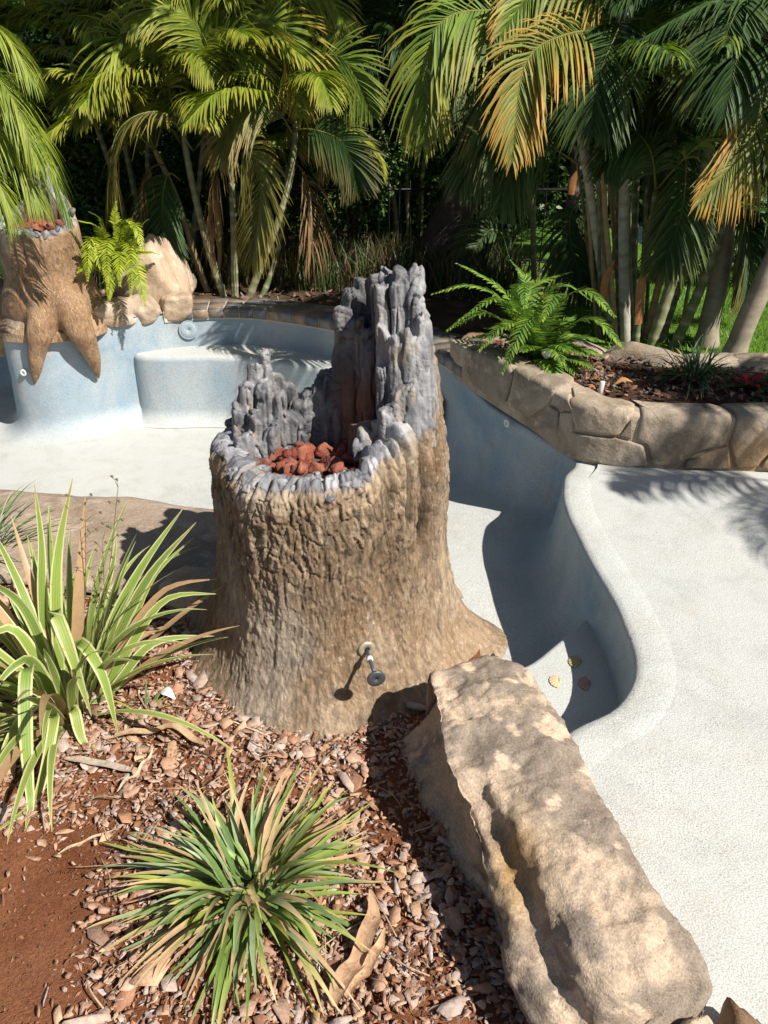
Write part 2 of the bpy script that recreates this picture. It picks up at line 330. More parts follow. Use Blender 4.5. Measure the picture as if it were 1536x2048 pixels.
def ledge(name, front, zt, r=0.05, back=0.9, dirs=None, cove=0.14):
    f = spline(front, 90); T = nrm(np.gradient(f, axis=0)); N = np.stack([-T[:, 1], T[:, 0]], 1)
    if np.sum((A(*dirs) - f.mean(0)) * N.mean(0)) > 0: N = -N                                   # N points to the back of the ledge... away from dirs
    N = -N if np.sum((A(*dirs) - f.mean(0)) * N.mean(0)) < 0 else N                              # ...now towards the open water side
    rows = []
    bk = np.asarray(back, float); bk = spline(bk, 90) if bk.ndim == 2 else bk
    for t in np.linspace(0, 1, 6): rows.append(np.concatenate([bk * (1 - t) + (f - N * r) * t, np.full((len(f), 1), zt)], 1))
    for a in np.linspace(0, np.pi / 2, 7)[1:]: rows.append(np.concatenate([f - N * (r - r * math.sin(a)), np.full((len(f), 1), zt - r + r * math.cos(a))], 1))
    for t in np.linspace(0, 1, 5)[1:]: rows.append(np.concatenate([f + N * 0.02 * t, ((zt - r) * (1 - t) + (floor_z(*f.T) + cove) * t)[:, None]], 1))
    for a in np.linspace(0, np.pi / 2, 7)[1:]: rows.append(np.concatenate([f + N * (0.02 + cove * (1 - math.cos(a))), (floor_z(*f.T) + cove - cove * math.sin(a) + 0.004)[:, None]], 1))
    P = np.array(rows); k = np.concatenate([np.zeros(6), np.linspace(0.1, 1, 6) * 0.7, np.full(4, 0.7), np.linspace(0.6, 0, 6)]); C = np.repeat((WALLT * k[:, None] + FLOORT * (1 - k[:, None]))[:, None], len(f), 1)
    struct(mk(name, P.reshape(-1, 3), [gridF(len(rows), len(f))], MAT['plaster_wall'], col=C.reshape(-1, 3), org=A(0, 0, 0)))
ledge('pool_step', [(1.20, 3.10), (0.96, 2.83), (0.79, 2.65), (0.63, 2.50), (0.50, 2.47), (0.30, 2.52), (0.0, 2.72)], -0.50, 0.03, [(1.35, 3.25), (1.32, 2.4), (1.1, 1.7), (0.6, 1.5), (0.2, 1.9), (0.1, 2.4), (-0.1, 2.7)], (0.3, 4.0), 0.06)
ledge('pool_bench', [(-2.36, 6.95), (-2.36, 6.72), (-2.27, 6.60), (-2.05, 6.56), (-1.6, 6.58), (-1.2, 6.52), (-0.7, 6.30), (-0.25, 6.0), (0.05, 5.7), (0.45, 5.4)], -0.36, 0.05, (-1.0, 7.35), (-1.5, 5.0))

# ground around the pool, with a hole for the pool
hole = [(x, y) for x, y in far[3:]] + near[:-1] + [(0.38, 1.6), (0.38, -1.5), (7.0, -1.5), (7.0, 4.5), (1.6, 4.5), (1.0, 4.75)]
c0 = np.array(hole).mean(0)
poly_sheet('ground', [(-250, -250), (250, -250), (250, 250), (-250, 250)], -0.03, MAT['ground'], [hole])
poly_sheet('lake', [(3.6, 8.9), (60, 7.5), (200, 60), (4.2, 200)], -0.024, MAT['water'])

# ------------------------------------------------------------------ tiled coping
def tiles():
    # coping centre line follows the rim from the planter to the left boulders
    i0 = int(np.argmin(np.linalg.norm(OUT[:, :2] - A(0.585, 5.22), axis=1))); i1 = int(np.argmin(np.linalg.norm(OUT[:, :2] - A(-2.05, 6.84), axis=1)))
    path = spline(OUT[min(i0, i1):max(i0, i1) + 1, :2], 600); inw = nrm(np.gradient(path, axis=0)); nn = np.stack([-inw[:, 1], inw[:, 0]], 1)
    if np.sum((ctr - path.mean(0)) * nn.mean(0)) < 0: nn = -nn
    L = np.concatenate([[0], np.cumsum(np.linalg.norm(np.diff(path, axis=0), axis=1))])
    root = thing('pool_coping', A(-0.8, 6.8, -0.1), 'curved band of brown and grey slate tiles edging the far rim of the pool', 'coping')
    def pt(s, o, z): return A(np.interp(s, L, path[:, 0]) + o * np.interp(s, L, nn[:, 0]), np.interp(s, L, path[:, 1]) + o * np.interp(s, L, nn[:, 1]), z)
    rows = [[pt(s, o, zz) for s in np.linspace(0, L[-1], 90)] for o, zz in ((0.012, -0.115), (0.012, -0.012), (-0.40, -0.012), (-0.40, -0.08))]
    mk('grout_bed', np.array(rows).reshape(-1, 3), [gridF(4, 90)], MAT['grout'], root, smooth=False)
    pal = [(0.17, 0.14, 0.12), (0.14, 0.135, 0.135), (0.19, 0.14, 0.105), (0.13, 0.12, 0.12), (0.18, 0.16, 0.14), (0.21, 0.155, 0.11), (0.12, 0.12, 0.125)]
    w = 0.145; gp = 0.011; n = int(L[-1] / w); b = 0.004
    for k in range(n):
        s0 = k * w + gp / 2; s1 = (k + 1) * w - gp / 2
        for o0, o1, z0, z1, top in ((0.024, -0.20, -0.01, 0.0, 1), (-0.208, -0.38, -0.01, 0.0, 1), (0.014, 0.026, -0.10, -0.014, 0)):
            c = np.array(R.choice(pal)) * R.uniform(0.75, 1.25); dz = R.uniform(-0.0015, 0.002)
            if top:
                P = [pt(s, o, z0 + 0) for s, o in ((s0, o0), (s1, o0), (s1, o1), (s0, o1))] + [pt(s, o, z1 + dz) for s, o in ((s0 + b, o0 - b), (s1 - b, o0 - b), (s1 - b, o1 + b), (s0 + b, o1 + b))]
            else:
                P = [pt(s, o0, z) for s, z in ((s0, z0), (s1, z0), (s1, z1), (s0, z1))] + [pt(s, o1 + dz, z) for s, z in ((s0 + b, z0 + b), (s1 - b, z0 + b), (s1 - b, z1 - b), (s0 + b, z1 - b))]
            mk('tile', np.array(P), np.array([[4, 5, 6, 7], [0, 1, 5, 4], [1, 2, 6, 5], [2, 3, 7, 6], [3, 0, 4, 7]]), MAT['tile'], root, col=c, smooth=False)
tiles()

# ------------------------------------------------------------------ stone planter on the right
def planter():
    base = spline([(0.50, 5.42, -0.12), (0.56, 5.22, -0.14), (0.74, 4.90, -0.18), (0.98, 4.47, -0.22), (1.20, 4.10, -0.265), (1.62, 3.97, -0.265), (2.3, 3.91, -0.265), (3.2, 3.86, -0.265), (4.4, 3.8, -0.265)], 400)
    T = nrm(np.gradient(base[:, :2], axis=0)); N = np.stack([T[:, 1], -T[:, 0]], 1)
    if N[300, 1] > 0: N = -N                                                                # outward: towards the pool
    L = np.concatenate([[0], np.cumsum(np.linalg.norm(np.diff(base[:, :2], axis=0), axis=1))]); 
    prof = spline([(0.0, 0.0), (0.006, 0.25), (0.008, 0.6), (0.006, 0.90), (-0.008, 0.985), (-0.05, 1.0), (-0.15, 1.0), (-0.24, 0.97), (-0.27, 0.80)], 80)    # (outward, height fraction)
    def surf(u, v, d=0.0):                     # u along the wall in metres, v 0..1 round the section, d proud
        u = np.asarray(u, float); v = np.clip(np.asarray(v, float), 0, 1)
        bx, by, bz = (np.interp(u, L, base[:, k]) for k in range(3)); nx, ny = np.interp(u, L, N[:, 0]), np.interp(u, L, N[:, 1])
        o = np.interp(v * 79, np.arange(80), prof[:, 0]); h = np.interp(v * 79, np.arange(80), prof[:, 1])
        tz = 0.115 + 0.03 * np.sin(u * 2.1 + 0.5)
        dp = np.gradient(prof, axis=0); po = np.interp(v * 79, np.arange(80), dp[:, 1]); ph = np.interp(v * 79, np.arange(80), -dp[:, 0] * 2.5); l = np.hypot(po, ph) + 1e-9; po, ph = po / l, ph / l
        return np.stack([bx + nx * (o + d * po), by + ny * (o + d * po), bz + (tz - bz) * h + d * ph], -1)
    uu, vv = np.meshgrid(np.linspace(0, L[-1], 260), np.linspace(0, 1, 46), indexing='ij')
    root = thing('stone_planter', surf(1.6, 0.0), 'low curved planter wall of tan and brown irregular stones beside the pool shelf', 'planter')
    mk('mortar_core', surf(uu, vv, -0.006).reshape(-1, 3), [gridF(260, 46)], MAT['rock_wall'], root)
    pix = project(surf(uu, vv, 0.02))
    def inv(x, y, topside):
        d = (pix[..., 0] - x) ** 2 + (pix[..., 1] - y) ** 2
        if topside == 0: d = d + (vv > 0.55) * 1e5
        k = np.unravel_index(np.argmin(d), d.shape); return uu[k], vv[k]
    Z = lambda a, b: (850 + a * 0.4466, 500 + b * 0.4466)
    stones = [[(180, 545), (200, 480), (222, 437), (335, 430), (402, 505), (392, 560), (355, 690), (290, 672), (200, 602)],
              [(404, 530), (420, 505), (560, 540), (640, 572), (650, 600), (575, 632), (552, 690), (465, 760), (362, 695)],
              [(558, 688), (582, 636), (658, 640), (665, 716), (602, 716)],
              [(473, 764), (547, 698), (594, 722), (588, 806), (482, 798)],
              [(598, 724), (662, 724), (655, 832), (593, 806)],
              [(668, 640), (655, 600), (740, 600), (890, 625), (944, 672), (934, 752), (864, 836), (662, 806)],
              [(872, 840), (934, 760), (930, 856)],
              [(660, 816), (860, 848), (984, 880), (1012, 972), (900, 977), (684, 930)],
              [(950, 672), (908, 628), (1090, 636), (1300, 642), (1362, 704), (1356, 868), (1260, 900), (1168, 940), (1138, 975), (1022, 970), (992, 876), (938, 852)],
              [(1172, 948), (1270, 905), (1358, 880), (1378, 985), (1160, 977)],
              [(1368, 704), (1310, 642), (1536, 650), (1640, 700), (1640, 900), (1560, 905), (1505, 960), (1496, 985), (1388, 985), (1362, 870)],
              [(1504, 985), (1512, 962), (1562, 912), (1650, 910), (1650, 990)]]
    for k, st in enumerate(stones):
        uvp = np.array([inv(*Z(*p), 1) for p in st]); c = uvp.mean(0); nb = 96
        cl = np.concatenate([uvp, uvp[:1]]); sc = A(1.0, 0.55)
        dl = np.concatenate([[0], np.cumsum(np.linalg.norm(np.diff(cl * sc, axis=0), axis=1))]); s = np.linspace(0, dl[-1], nb, endpoint=False)
        b = np.stack([np.interp(s, dl, cl[:, 0]), np.interp(s, dl, cl[:, 1])], 1)
        b = (np.roll(b, 1, 0) + b * 2 + np.roll(b, -1, 0)) / 4
        size = min(np.ptp(b[:, 0]), np.ptp(b[:, 1]) * 0.55) + 1e-3
        rr = 1 - np.linspace(0, 1, 26) ** 2.0; rr = np.linspace(1, 0, 26) ** 0.55; rr = np.concatenate([[1.0], rr]); rr[1] = 1.0
        P = []
        for j, r in enumerate(rr):
            q = c + (b - c) * r * 0.985
            hgt = -0.02 if j == 0 else min(0.014, 0.010 + size * 0.04) * (1 - r ** 30) 
            X = surf(q[:, 0], q[:, 1], 0.0); X2 = surf(q[:, 0], q[:, 1], 1.0); nn = nrm(X2 - X)
            X = X + nn * (hgt + 0.008 * fbm(X * 8 + k * 5.1, 4) + 0.010 * fbm(X * 2.4 + k * 9.0, 2))[:, None]; P.append(X)
        P = np.array(P); mk('stone', P.reshape(-1, 3), [gridF(len(rr), nb, True)], MAT['rock_wall'], root)
    # rear kerb of the planter
    kb = spline([(0.62, 5.75, 0), (1.05, 5.42, 0.06), (1.45, 5.24, 0.09), (2.0, 5.08, 0.085), (2.7, 4.95, 0.05), (3.5, 4.85, 0.05), (4.4, 4.8, 0.05)], 8)
    for k in range(7):
        a, b_ = kb[k], kb[k + 1]; l = np.linalg.norm(b_ - a); V, F = rock_shape(200 + k, 40, 26, 10, 0.08, 16); 
        ang = math.atan2(b_[1] - a[1], b_[0] - a[0]); V = V * A(l * 0.56, 0.13, 0.12); ca, sa = math.cos(ang), math.sin(ang)
        V = np.stack([V[:, 0] * ca - V[:, 1] * sa, V[:, 0] * sa + V[:, 1] * ca, V[:, 2]], 1) + (a + b_) / 2 - A(0, 0, 0.03); mk('kerb_stone', V, F, MAT['rock_wall'], root)
    return root, surf, L
PLANTER, psurf, pL = planter()
def planter_soil():
    fr = psurf(np.linspace(0.05, pL[-1], 60), np.full(60, 0.93)); bk = spline([(0.55, 5.75, 0), (1.05, 5.42, 0.02), (1.45, 5.26, 0.02), (2.0, 5.1, 0.02), (2.7, 4.97, 0), (3.5, 4.87, 0), (4.4, 4.82, 0)], 60)
    t = np.linspace(0, 1, 24)[:, None, None]; P = fr[None] * (1 - t) + bk[None] * t; P[..., 2] = 0.045 + 0.035 * np.sin(np.pi * t[..., 0]) + 0.02 * fbm(P * 7, 3)
    struct(mk('planter_soil', P.reshape(-1, 3), gridF(24, 60), MAT['soil_dark'], org=A(0, 0, 0)))
planter_soil()
def chips_mesh(pts, size, cols, seed, flat=0.35, up=None):
    g = np.random.default_rng(seed); n = len(pts); k = 6
    a = np.linspace(0, 2 * np.pi, k, endpoint=False)[None] + g.uniform(-0.42, 0.42, (n, k)); r = g.uniform(0.5, 1.2, (n, k))
    asp = g.uniform(0.28, 0.8, (n, 1)); th = size * g.uniform(0.04, 0.13, n)
    x = np.cos(a) * r * size[:, None]; y = np.sin(a) * r * size[:, None] * asp
    zb = g.normal(0, 0.09, (n, k)) * size[:, None]
    top = np.stack([x * 0.92, y * 0.92, zb + th[:, None]], -1); bot = np.stack([x, y, zb - th[:, None] * 0.3], -1)
    yaw = g.uniform(0, 2 * np.pi, n); tx = g.normal(0, flat, n); ty = g.normal(0, flat, n)
    def rot(P):
        c, s = np.cos(tx)[:, None], np.sin(tx)[:, None]; P = np.stack([P[..., 0], P[..., 1] * c - P[..., 2] * s, P[..., 1] * s + P[..., 2] * c], -1)
        c, s = np.cos(ty)[:, None], np.sin(ty)[:, None]; P = np.stack([P[..., 0] * c + P[..., 2] * s, P[..., 1], -P[..., 0] * s + P[..., 2] * c], -1)
        c, s = np.cos(yaw)[:, None], np.sin(yaw)[:, None]; return np.stack([P[..., 0] * c - P[..., 1] * s, P[..., 0] * s + P[..., 1] * c, P[..., 2]], -1)
    V = np.concatenate([rot(top), rot(bot)], 1) + pts[:, None]
    o = (np.arange(n) * 2 * k)[:, None, None]; j = np.arange(k); j2 = (j + 1) % k
    Q = (np.stack([j + k, j2 + k, j2, j], 1)[None] + o).reshape(-1, 4); H = (np.array([[0, 1, 2, 3], [0, 3, 4, 5]])[None] + o).reshape(-1, 4)
    return V.reshape(-1, 3), [np.concatenate([Q, H])], np.repeat(cols, 2 * k, 0)
CHIP = np.array([(0.36, 0.215, 0.14), (0.44, 0.295, 0.215), (0.31, 0.15, 0.085), (0.37, 0.285, 0.245), (0.48, 0.305, 0.19), (0.42, 0.35, 0.32), (0.27, 0.12, 0.065), (0.34, 0.215, 0.16)])

# ------------------------------------------------------------------ mulch bed
def bed_z(x, y): 
    P = np.stack([x, y, np.zeros_like(x)], -1); return 0.006 + 0.02 * fbm(P * 2.3, 3) - 0.05 * sstep(-0.02, 0.25, x) * sstep(1.0, 0.4, y)
def in_pool(x, y, grow=0.0):
    Q = OUT[:, :2] - INW * grow; c = np.zeros(x.shape, bool)
    for (x0, y0), (x1, y1) in zip(Q, np.roll(Q, -1, 0)):
        if y0 != y1: c ^= ((y0 > y) != (y1 > y)) & (x < (x1 - x0) * (y - y0) / (y1 - y0) + x0)
    return c
gx, gy = np.meshgrid(np.linspace(-5.0, 0.40, 240), np.linspace(-1.5, 3.4, 220)); P = np.stack([gx, gy, bed_z(gx, gy) + 0.008 * fbm(np.stack([gx, gy, gx * 0], -1) * 16, 3)], -1).reshape(-1, 3); F = gridF(220, 240); inn = in_pool(P[:, 0], P[:, 1], 0.05)
struct(mk('mulch_bed', P, F[~inn[F].any(1)], MAT['soil'], org=A(0, 0, 0)))
def chip_spots(n, g, lo, hi):
    out = []
    while len(out) < n:
        y = g.uniform(0.45, 2.9, n * 3); x = g.uniform(-1.75, 0.42, n * 3)
        px = project(np.stack([x, y, 0 * x], -1)); soil = sstep(330, 120, px[:, 0] + 0.25 * (px[:, 1] - 1850)) * sstep(1560, 1720, px[:, 1]) + 0.55 * sstep(0.62, 0.70, 0.5 + fbm(np.stack([x * 3.1, y * 3.1, x * 0], -1), 2))
        red = sstep(90, 40, np.hypot(px[:, 0] - 800, (px[:, 1] - 1620) * 0.5)) ; keep = (g.uniform(0, 1, n * 3) > soil * 0.94 + red * 0.6) & (np.hypot(x + 0.17, y - 2.08) > 0.42) & ~((x > 0.05) & (y > 1.74)) & ~in_pool(x, y, 0.06)
        out += list(np.stack([x, y, bed_z(x, y)], -1)[keep])
    return np.array(out[:n])
g = np.random.default_rng(21); pts = chip_spots(20000, g, 0, 0); pts[:, 2] += g.uniform(-0.002, 0.022, len(pts))
sz = np.exp(g.normal(math.log(0.0105), 0.5, len(pts))); cc = (CHIP[g.integers(0, len(CHIP), len(pts))] * 0.7 + A(0.33, 0.205, 0.135) * 0.3) * g.uniform(0.8, 1.25, (len(pts), 1))
V, F, C = chips_mesh(pts, sz, cc, 22, 0.28); tag(mk('mulch_chips', V, F, MAT['chip'], col=C, smooth=False, org=A(0, 0, 0)), 'loose reddish brown bark mulch covering the planting bed around the stump', 'mulch', kind='stuff')
pts = chip_spots(30000, g, 0, 0); pts[:, 2] += g.uniform(0.0, 0.014, len(pts)); n = len(pts); s_ = np.exp(g.normal(math.log(0.0045), 0.4, n))[:, None]; d1 = nrm(g.normal(size=(n, 3)) * A(1, 1, 0.35)); d2 = nrm(np.cross(d1, g.normal(size=(n, 3)) * A(0.5, 0.5, 1))); V = np.stack([pts - d1 * s_ * 1.6, pts + d2 * s_ * 0.6, pts + d1 * s_ * 1.6, pts - d2 * s_ * 0.5], 1).reshape(-1, 3)
tag(mk('mulch_crumbs', V, np.arange(4 * n).reshape(-1, 4), MAT['chip'], col=np.repeat(CHIP[g.integers(0, 8, n)] * g.uniform(0.5, 1.2, (n, 1)), 4, 0), smooth=False, org=A(0, 0, 0)), 'fine reddish crumbs and splinters between the bark chips', 'mulch', kind='stuff')
n = 14000; x = g.uniform(-1.7, 0.42, n); y = g.uniform(0.45, 2.3, n); ok_ = ~in_pool(x, y, 0.08) & ~((x > 0.05) & (y > 1.74)); x, y = x[ok_], y[ok_]; n = len(x); pts = np.stack([x, y, bed_z(x, y) + 0.004], 1); V, F, C = chips_mesh(pts, np.exp(g.normal(math.log(0.0034), 0.5, n)), A(0.19, 0.085, 0.045) * g.uniform(0.6, 1.5, (n, 1)), 24, 0.6); V[:, 2] += 0.0
tag(mk('soil_clods', V, F, MAT['chip'], col=C, smooth=False, org=A(0, 0, 0)), 'small crumbled clods of red brown soil over the planting bed', 'soil', kind='stuff')
# the largest chips one by one
kinds = []
for k in range(10):
    V, F, C = chips_mesh(np.zeros((1, 3)), A(0.03), CHIP[k % len(CHIP)][None] * 1.1, 300 + k, 0.1); kinds.append(meshdata('bark_chip', V, F, MAT['chip'], col=C, smooth=False))
pts = chip_spots(240, g, 0, 0)
for p in pts:
    o = bpy.data.objects.new('bark_chip', kinds[R.randrange(10)]); link(o, None, p + A(0, 0, R.uniform(0.012, 0.026))); s = R.uniform(0.6, 1.15)
    o.scale = (s, s, s); o.rotation_euler = (R.gauss(0, 0.25), R.gauss(0, 0.25), R.uniform(0, 6.28)); tag(o, 'large flat bark chip lying on the mulch bed', 'bark chip', 'large bark chips on the mulch bed')
# planter litter
u = g.uniform(0.1, 3.2, 1500); v = np.array([psurf(a, 0.93) for a in u]); w = g.uniform(0.02, 0.9, (1500, 1)); b = np.stack([u, u, u], 1)
bk = np.stack([v[:, 0] + 0.15, np.interp(v[:, 0], [0.5, 1.05, 1.45, 2.0, 2.7, 4.4], [5.7, 5.4, 5.24, 5.08, 4.95, 4.8]), v[:, 2] * 0 + 0.07], 1)
pts = v * (1 - w) + bk * w; pts[:, 2] = 0.075 + g.uniform(0, 0.03, 1500); V, F, C = chips_mesh(pts, np.exp(g.normal(math.log(0.02), 0.4, 1500)), CHIP[g.integers(0, 8, 1500)] * g.uniform(0.2, 0.7, (1500, 1)), 31, 0.5)
tag(mk('planter_mulch', V, F, MAT['chip'], col=C, smooth=False, org=A(0, 0, 0)), 'dark brown bark litter filling the stone planter', 'mulch', kind='stuff')

# ------------------------------------------------------------------ stumps
from mathutils.kdtree import KDTree
def cells(P, seed, cw, cz, n=2600):
    g = np.random.default_rng(seed); lo, hi = P.min(0) - 0.05, P.max(0) + 0.05; sc = A(1 / cw, 1 / cw, 1 / cz); S = g.uniform(lo * sc, hi * sc, (int(np.prod((hi - lo) * sc)) + 4, 3)); kd = KDTree(len(S))
    for i, p in enumerate(S): kd.insert(p, i)
    kd.balance(); W = (P + 0.012 * np.stack([fbm(P * 14, 2), fbm(P * 14 + 9, 2), 0 * P[:, 0]], 1)) * sc; idx = np.empty(len(P), int); gap = np.empty(len(P))
    for i, p in enumerate(W): (_, a_, d1), (_, b_, d2) = kd.find_n(p, 2); idx[i] = a_; gap[i] = (d2 - d1) * cw
    return g.uniform(-1, 1, len(S))[idx], gap, idx
CHAR = np.array([(0.19, 0.19, 0.205), (0.25, 0.25, 0.265), (0.13, 0.13, 0.14), (0.30, 0.295, 0.30), (0.22, 0.205, 0.195)])
def slab(base, top, w, d, yaw, seed, n=18, m=22, lean=0.0):
    g = np.random.default_rng(seed); base = np.asarray(base, float); top = np.asarray(top, float); t = np.linspace(0, 1, m); a = np.linspace(0, 2 * np.pi, n, endpoint=False)
    ex = 0.36; cx = np.sign(np.cos(a)) * np.abs(np.cos(a)) ** ex; sx = np.sign(np.sin(a)) * np.abs(np.sin(a)) ** ex
    cut = 1 - min(0.35, 0.75 * w / np.linalg.norm(top - base)); tp = np.where(t < cut, 1 - 0.14 * t, (1 - 0.14 * cut) * np.sqrt(np.clip(1 - (np.maximum(t - cut, 0) / (1 - cut)) ** 3.0, 0, 1)) + 0.02)
    ca, sa = math.cos(yaw), math.sin(yaw); X = cx[None] * w * tp[:, None]; Y = sx[None] * d * tp[:, None]
    P = np.stack([X * ca - Y * sa, X * sa + Y * ca, np.zeros_like(X)], -1) + (base[None] * (1 - t[:, None]) + top[None] * t[:, None])[:, None]
    nn = np.stack([cx * ca - sx * sa, cx * sa + sx * ca, 0 * cx], -1)[None]
    nz = 0.22 * w * fbm(P * A(20, 20, 9) + seed, 3) + 0.16 * w * fbm(P * 55 + seed, 2)
    st = np.floor(t * g.uniform(2, 5) + g.uniform(0, 1)); st = (np.array([g.uniform(-0.12, 0.08) for _ in range(9)])[st.astype(int) % 9])[:, None] * w
    P = P + nn * (nz + st)[..., None]; P[-1] = P[-1].mean(0)
    return P.reshape(-1, 3), [gridF(m, n, True)]
def make_stump(root, c, R0, ztop, hkeys, flare, bowl, bark, seed, N=720, M=300, thick=0.075, taper=0.07, slot=True, zb=-0.06, charband=0.004, amp=1.0, back=0.0, plates=False):
    th = np.linspace(0, 2 * np.pi, N, endpoint=False); deg = np.degrees(th)
    hk = sorted(hkeys); xs = np.array([k for k, _ in hk]); ys = np.array([v for _, v in hk])
    H = np.interp(deg, np.concatenate([xs - 360, xs, xs + 360]), np.tile(ys, 3))
    g = np.random.default_rng(seed); b = [0.0]
    while b[-1] < 360: b.append(b[-1] + g.uniform(6, 15))
    b = np.array(b) * 360 / b[-1]; k = np.clip(np.searchsorted(b, deg, side='right') - 1, 0, len(b) - 2); u = (deg - b[k]) / (b[k + 1] - b[k])
    crack = np.exp(-(np.minimum(u, 1 - u) * (b[k + 1] - b[k]) / 0.8) ** 2)
    H = H + (g.uniform(-0.025, 0.02, len(b))[k] - 0.02 * crack) * (0.35 + 0.65 * sstep(ztop + 0.08, ztop + 0.2, H)) + 0.008 * fbm(np.stack([deg * 0.2, deg * 0, deg * 0 + seed], -1), 3)
    CT, ST = np.cos(th), np.sin(th)
    fl = sum(a * np.exp(-(((deg - d0 + 180) % 360 - 180) / w) ** 2) for d0, a, w in flare)
    lump = 0.02 * fbm(np.stack([CT * 1.6, ST * 1.6, CT * 0 + seed], -1), 3)
    def rad(z, d=deg, fl_=fl, lump_=lump):
        r = R0 + (0.06 + fl_) * np.exp(-np.maximum(z, -0.05) / 0.15) * 1.0 + lump_ * 1.4 - taper * sstep(ztop - 0.05, ztop + 0.55, z) 
        return r
    s = np.linspace(0, 1, M)[:, None]; Z = zb + (H[None] - zb) * s; r = rad(Z)
    Pn = np.stack([np.broadcast_to(CT, Z.shape), np.broadcast_to(ST, Z.shape), Z], -1) * A(R0, R0, 1)
    wob = Pn + 0.05 * np.stack([fbm(Pn * 4 + 5, 2), fbm(Pn * 4 + 9, 2), 0 * Z], -1)
    rg = 1 - np.abs(fbm(wob * A(38, 38, 9) + seed, 3)) * 2.2; rg2 = fbm(wob * A(60, 60, 20) + seed, 4, 0.65)
    up = 0.45 + 0.55 * sstep(0.1, 0.6, Z); r = r + amp * (0.005 * up * np.clip(rg, -1, 1) ** 2 * np.sign(rg) * 0.8 + 0.007 * rg2 * (0.6 + 0.4 * up) + 0.013 * fbm(Pn * 3.0 + seed, 3))
    if plates:
        W = np.stack([(c[0] + r * CT), (c[1] + r * ST), Z], -1).reshape(-1, 3); co, cg, ci = cells(W, 12, 0.036, 0.085); co, cg = co.reshape(Z.shape), cg.reshape(Z.shape); pw = sstep(0.25, 0.62, Z + 0.12 * fbm(Pn * 3.3 + 50, 2)) * 0.9 + 0.1
        r = r + pw * (0.0014 * co - 0.0055 * np.exp(-(cg / 0.0026) ** 2)); rg = rg - 0.8 * pw * np.exp(-(cg / 0.0032) ** 2); plate = co * pw
    else: plate = 0 * Z
    if slot:
        for d0, d1, z0, z1, dep, w in slot:
            zz = np.clip((Z - z0) / (z1 - z0), 0, 1); dc = d0 + (d1 - d0) * zz + 2.0 * fbm(np.stack([Z * 9, Z * 0, Z * 0 + d0], -1), 2); win = sstep(z0 - 0.04, z0 + 0.05, Z) * (1 - sstep(z1, z1 + 0.06, Z))
            dd = (deg[None] - dc + 180) % 360 - 180; r = r - dep * win * np.exp(-np.abs(dd / w) ** 3)
    ct = sstep(0.10, 0.0, H[None] - Z); r = r - 0.012 * ct * crack[None] * sstep(ztop + 0.06, ztop + 0.2, H)[None] - 0.016 * sstep(0.035, 0.0, H[None] - Z) ** 2
    outer = np.stack([c[0] + r * CT, c[1] + r * ST, c[2] + Z], -1)
    # rim and inner wall
    t = np.linspace(0, 1, 12)[1:-1, None]; ro = r[-1][None]; th_ = (thick * (1 + 0.25 * fbm(np.stack([deg * 0.05, deg * 0, deg * 0 + 3.3], -1), 2)) + back * np.exp(-((deg - 100) / 62) ** 4))[None]; ri = ro - th_
    Zr = H[None] + 0.018 * np.sin(np.pi * t) - 0.024 * crack[None] + 0.020 * fbm(np.stack([(ro - t * th_) * CT * 26, (ro - t * th_) * ST * 26, 0 * t + 0 * ro], -1), 3)
    rim = np.stack([c[0] + (ro - t * th_) * CT, c[1] + (ro - t * th_) * ST, c[2] + Zr], -1)
    s2 = np.linspace(0, 1, 90)[:, None]; Zi = H[None] * (1 - s2) + (bowl - 0.03) * s2
    col = 0.022 * np.sqrt(np.clip(1 - (2 * u[None] - 1) ** 2, 0, 1)) ; ri2 = ri - 0.03 * s2 - col * (0.5 + 0.5 * (1 - s2)) + 0.012 * fbm(np.stack([ri * CT * 22 + 0 * Zi, ri * ST * 22 + 0 * Zi, Zi * 7], -1), 3) + 0.010 * crack[None]
    inner = np.stack([c[0] + ri2 * CT, c[1] + ri2 * ST, c[2] + Zi], -1)
    # bark body below the char line, charred crown above
    cut = max(2, M - 26)
    base = np.array(bark[0]); alt = np.array(bark[1]); f = sstep(-0.35, 0.35, fbm(Pn * A(5, 5, 2.5) + 31, 4))[..., None]
    C = base * (1 - f) + alt * f; grv = sstep(0.55, -0.3, rg)[..., None] * 0.45; C = C * (1 - grv) ; C = C * (0.92 + 0.2 * sstep(0.5, 0, Z)[..., None]) * (1 + 0.16 * plate[..., None]); wsh = sstep(0.1, 0.4, fbm(Pn * A(3, 3, 2) + 77, 4))[..., None] * 0.5; C = C * (1 - wsh) + A(0.40, 0.345, 0.28) * wsh; dmp = sstep(0.12, 0.42, fbm(Pn * A(3.5, 3.5, 1.2) + 15, 4))[..., None] * 0.6; C = C * (1 - dmp) + C * A(0.62, 0.55, 0.48) * dmp
    band = sstep(charband + 0.012, charband - 0.012, (H[None] - Z) / (1 + 9 * sstep(ztop + 0.12, ztop + 0.35, H))[None] + 0.02 * fbm(Pn * 9, 3))[..., None]; ck = CHAR[g.integers(0, 5, len(b))][k][None] * (1.0 + 0.5 * fbm(Pn * 14, 3)[..., None]); C = C * (1 - band) + ck * band
    mk('trunk', outer[:cut + 1].reshape(-1, 3), [gridF(cut + 1, N, True)], MAT['bark'], root, col=np.clip(C[:cut + 1], 0.01, 1).reshape(-1, 3))
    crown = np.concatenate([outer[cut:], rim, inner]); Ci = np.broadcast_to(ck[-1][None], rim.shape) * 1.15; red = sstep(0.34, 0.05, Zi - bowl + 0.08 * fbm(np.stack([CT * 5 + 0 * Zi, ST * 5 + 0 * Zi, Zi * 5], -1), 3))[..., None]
    Cin = ck[-1][None] * 0.5 * (1 - red) + A(0.13, 0.065, 0.04) * red  # inner wall char darkened, shade of the hollow put into the colour
